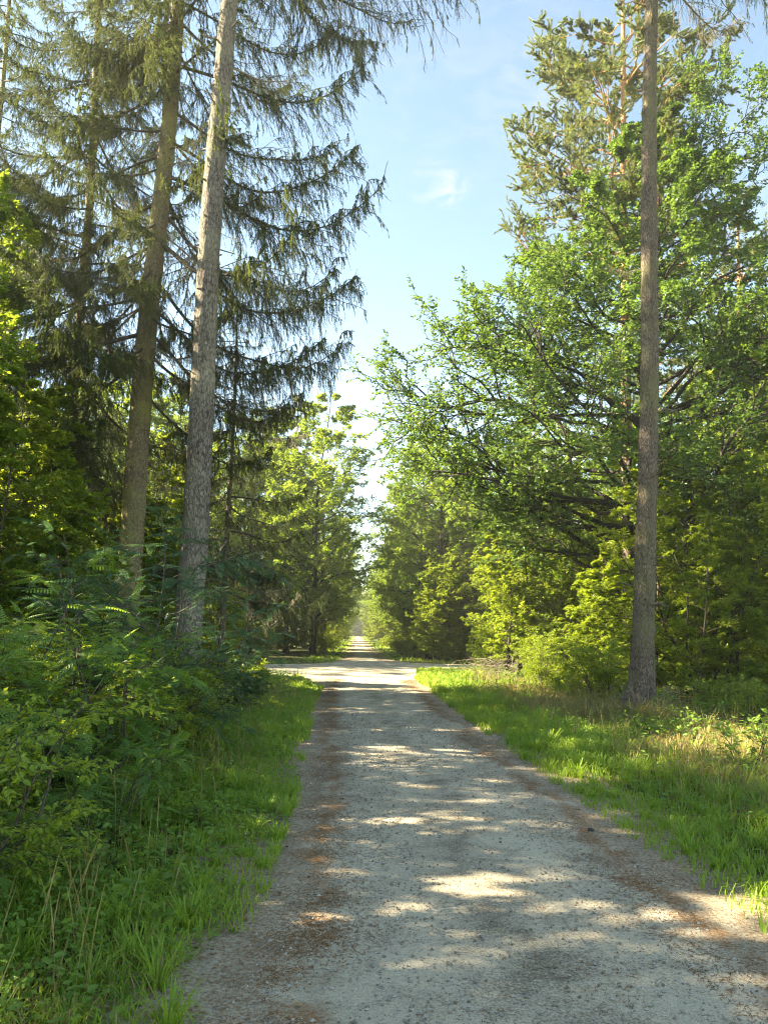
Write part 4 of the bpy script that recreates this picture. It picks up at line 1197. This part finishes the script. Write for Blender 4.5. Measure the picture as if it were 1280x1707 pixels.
gg, gd = Geo(), Geo()
for (n, xr, yr, yp, g0, g1) in [(330000, (-5.2, -.4), (.3, 30), 1.5, .02, 4.0), (520000, (1.9, 10), (.5, 36), 1.4, .0, 5.2), (60000, (-8, 9), (38, 110), 1.5, .05, 3.0), (26000, (-7, 8), (100, 262), 1.2, .05, 4.0)]:
    x, y, gp = scatter_grass(n, xr, yr, yp, g0, g1)
    k = len(x)
    hgt = rng.uniform(.06, .24, k) * np.clip(.55 + gp * .40, .5, 1.0) * np.where(x > 1, .86, .76) * (.5 + 1.0 * vnoise(x, y, 1.4, 44))
    a = rng.random(k) * 6.3; ln = rng.uniform(.2, 1.0, k)
    w = rng.uniform(.0018, .0042, k) * (1 + y * .05)
    # tufts: blades drawn together and arching outward
    tf = rng.random(k) < .42
    cell = .30 * (1 + .02 * y)
    ci, cj = np.floor(x / cell), np.floor(y / cell)
    hsh = lambda q: np.modf(np.abs(np.sin(ci * 127.1 + cj * 311.7 + q) * 43758.5453))[0]
    tx, ty = (ci + .15 + .7 * hsh(1.)) * cell, (cj + .15 + .7 * hsh(2.)) * cell
    rr_ = rng.random(k) ** .7 * .06
    x = np.where(tf, tx + rr_ * np.cos(a), x); y = np.where(tf, ty + rr_ * np.sin(a), y)
    hgt = np.where(tf, hgt * (1.0 + .75 * hsh(3.) ** 2), hgt); w = np.where(tf, w * 1.1, w)
    ln = np.where(tf, rng.uniform(.5, 1.25, k), ln)
    spot = .6 * np.exp(-((x + 1.75) ** 2 + (y - 5.9) ** 2) / .25) + .5 * np.exp(-((x + 1.6) ** 2 + (y - 9.3) ** 2) / .5)
    dry = (.85 * vnoise(x, y, 1.7, 45) + spot + .72 * np.clip(gp - 1.3, 0, 1.0) * (x > 0) * (y < 30) + rng.normal(0, .16, k)) > np.where(tf, 1.0, .88)
    hgt = np.where(dry, hgt * 1.25, hgt); w = np.where(dry, w * .7, w)
    m = (road_gap(x, y) > -.12); x, y, hgt, a, ln, w, dry = (q[m] for q in (x, y, hgt, a, ln, w, dry)); k = len(x)
    d = np.stack([np.cos(a), np.sin(a)], -1)
    pv = np.stack([-np.sin(a), np.cos(a), 0 * a], -1) * w[:, None]
    c0 = np.stack([x, y, gz(x, y) - .01 + .02 * (road_gap(x, y) < .55)], -1)
    at = lambda u, v: c0 + np.stack([d[:, 0] * hgt * ln * u, d[:, 1] * hgt * ln * u, hgt * v], -1)
    c1, c2, c3 = at(.16, .45), at(.50, .80 - 0 * ln), at(1.0, 1) - np.stack([0 * ln, 0 * ln, hgt * np.clip(ln, 0, 1.2) * .38], -1)
    V = np.stack([c0 - pv, c0 + pv, c1 + pv * .95, c1 - pv * .95, c2 + pv * .7, c2 - pv * .7, c3], 1)
    tint = rng.random(k) * .55 + .4 * vnoise(x, y, .9, 46)
    for gm, sel in ((gg, ~dry), (gd, dry)):
        q = V[sel]; m = len(q); b = (np.arange(m) * 7)[:, None]
        gm.add(q, quads=np.concatenate([b + np.array([[0, 1, 2, 3]]), b + np.array([[3, 2, 4, 5]])]), tris=b + np.array([[5, 4, 6]]), tint=np.repeat(tint[sel], 7))
# tall stalks with seed heads
k = 4000
x = np.where(rng.random(k) < .45, rng.uniform(-4.2, -.9, k), rng.uniform(2.7, 9, k)); y = 2 + 22 * rng.random(k) ** 1.3
gp = road_gap(x, y); m = (gp > .35) & (gp < 5) & (rng.random(k) < vnoise(x, y, 1.2, 71) * 1.2); x, y = x[m], y[m]; k = len(x)
hgt = rng.uniform(.28, .62, k); a = rng.random(k) * 6.3; ln = rng.uniform(.03, .30, k)
c0 = np.stack([x, y, gz(x, y)], -1); dv = np.stack([np.cos(a) * ln, np.sin(a) * ln, 0 * a], -1) * hgt[:, None]
S = c0[:, None] + UP * (hgt[:, None] * np.linspace(0, 1, 5)[None])[..., None] + dv[:, None] * (np.linspace(0, 1, 5) ** 2)[None, :, None]
rr_ = np.array([.0011, .0010, .0009, .0026, .0006])[None] * (1 + y[:, None] * .06)
tubes(gd, S, rr_, 3, tint=rng.random(k))
tag(put('grass', gg.mesh('grass', M_GRASS)), 'green grass growing along both road edges', 'grass', kind='stuff')
tag(put('dry_grass', gd.mesh('dry_grass', M_DRY)), 'dry straw coloured grass standing among the green verges', 'grass', kind='stuff')

# dead leaves lying in the verges and blown along the road edges
k = 9000
x = np.where(rng.random(k) < .5, rng.uniform(-4, .0, k), rng.uniform(1.8, 9, k)); y = .5 + 26 * rng.random(k) ** 1.3
gp = road_gap(x, y); m = (gp > -.55) & (rng.random(k) < np.where(gp < 0, .45, 1)); x, y, gp = x[m], y[m], gp[m]; k = len(x)
a = rng.random(k) * 6.3
g = Geo()
leaves(g, np.stack([x, y, np.maximum(gz(x, y), .02) + rng.uniform(.01, .05, k) * np.where(gp > .2, 1, .35)], -1), np.stack([np.cos(a), np.sin(a), rng.uniform(-.2, .2, k)], -1),
       nrm(UP + rng.normal(0, .3, (k, 3))), rng.uniform(.022, .055, k), LEAF_OVATE, rng.random(k))
tag(put('leaf_litter', g.mesh('leaf_litter', plain_mat('dead_leaf', (.10, .055, .025), (.34, .21, .085)))), 'brown dead leaves scattered along the verges', 'leaf litter', kind='stuff')

# low ground cover between the grass and under the shrubs
g = Geo()
for (n, xr, yr, yp, g0, g1) in [(110000, (-7, -.5), (.3, 26), 1.6, .10, 6), (60000, (2.5, 17), (.5, 36), 1.1, .5, 14)]:
    x = rng.uniform(*xr, n); y = yr[0] + (yr[1] - yr[0]) * rng.random(n) ** yp
    gp = road_gap(x, y) + .5 * (vnoise(x, y, .7, 51) - .5)
    m = (gp > g0) & (gp < g1) & (rng.random(n) < .25 + .9 * vnoise(x, y, .9, 52))
    x, y, gp = x[m], y[m], gp[m]; k = len(x)
    h = rng.uniform(.01, .21, k) * np.clip(gp + .2, .35, 1.5)
    a = rng.random(k) * 6.3
    leaves(g, np.stack([x, y, gz(x, y) + h], -1), np.stack([np.cos(a), np.sin(a), rng.uniform(-.3, .35, k)], -1),
           nrm(UP + rng.normal(0, .35, (k, 3))), rng.uniform(.03, .065, k) * (1 + y * .02), LEAF_HEX, rng.random(k))
tag(put('ground_cover', g.mesh('ground_cover', M_HERB)), 'low leafy plants carpeting the verges and the floor of the wood', 'ground cover', kind='stuff')

# ------------------------------------------------------------------ air: a faint haze between the trees, added to lift their dark shade
m, nt, ns, ls, out = new_mat('air')
pv_ = ns.new('ShaderNodeVolumePrincipled')
pv_.inputs['Color'].default_value = (.99, .97, .90, 1)
pv_.inputs['Density'].default_value = .0007
pv_.inputs['Anisotropy'].default_value = .25
ls.new(pv_.outputs[0], out.inputs['Volume'])
g = Geo()
X0, X1, Y0, Y1, Z0, Z1 = -130, 130, -30, 310, -1.2, 36
g.add([[X0, Y0, Z0], [X1, Y0, Z0], [X1, Y1, Z0], [X0, Y1, Z0], [X0, Y0, Z1], [X1, Y0, Z1], [X1, Y1, Z1], [X0, Y1, Z1]],
      quads=[[0, 3, 2, 1], [4, 5, 6, 7], [0, 1, 5, 4], [1, 2, 6, 5], [2, 3, 7, 6], [3, 0, 4, 7]])
tag(put('haze', g.mesh('haze', m)), 'faint haze added to lift the dark shade between the far trees', 'haze', kind='stuff')
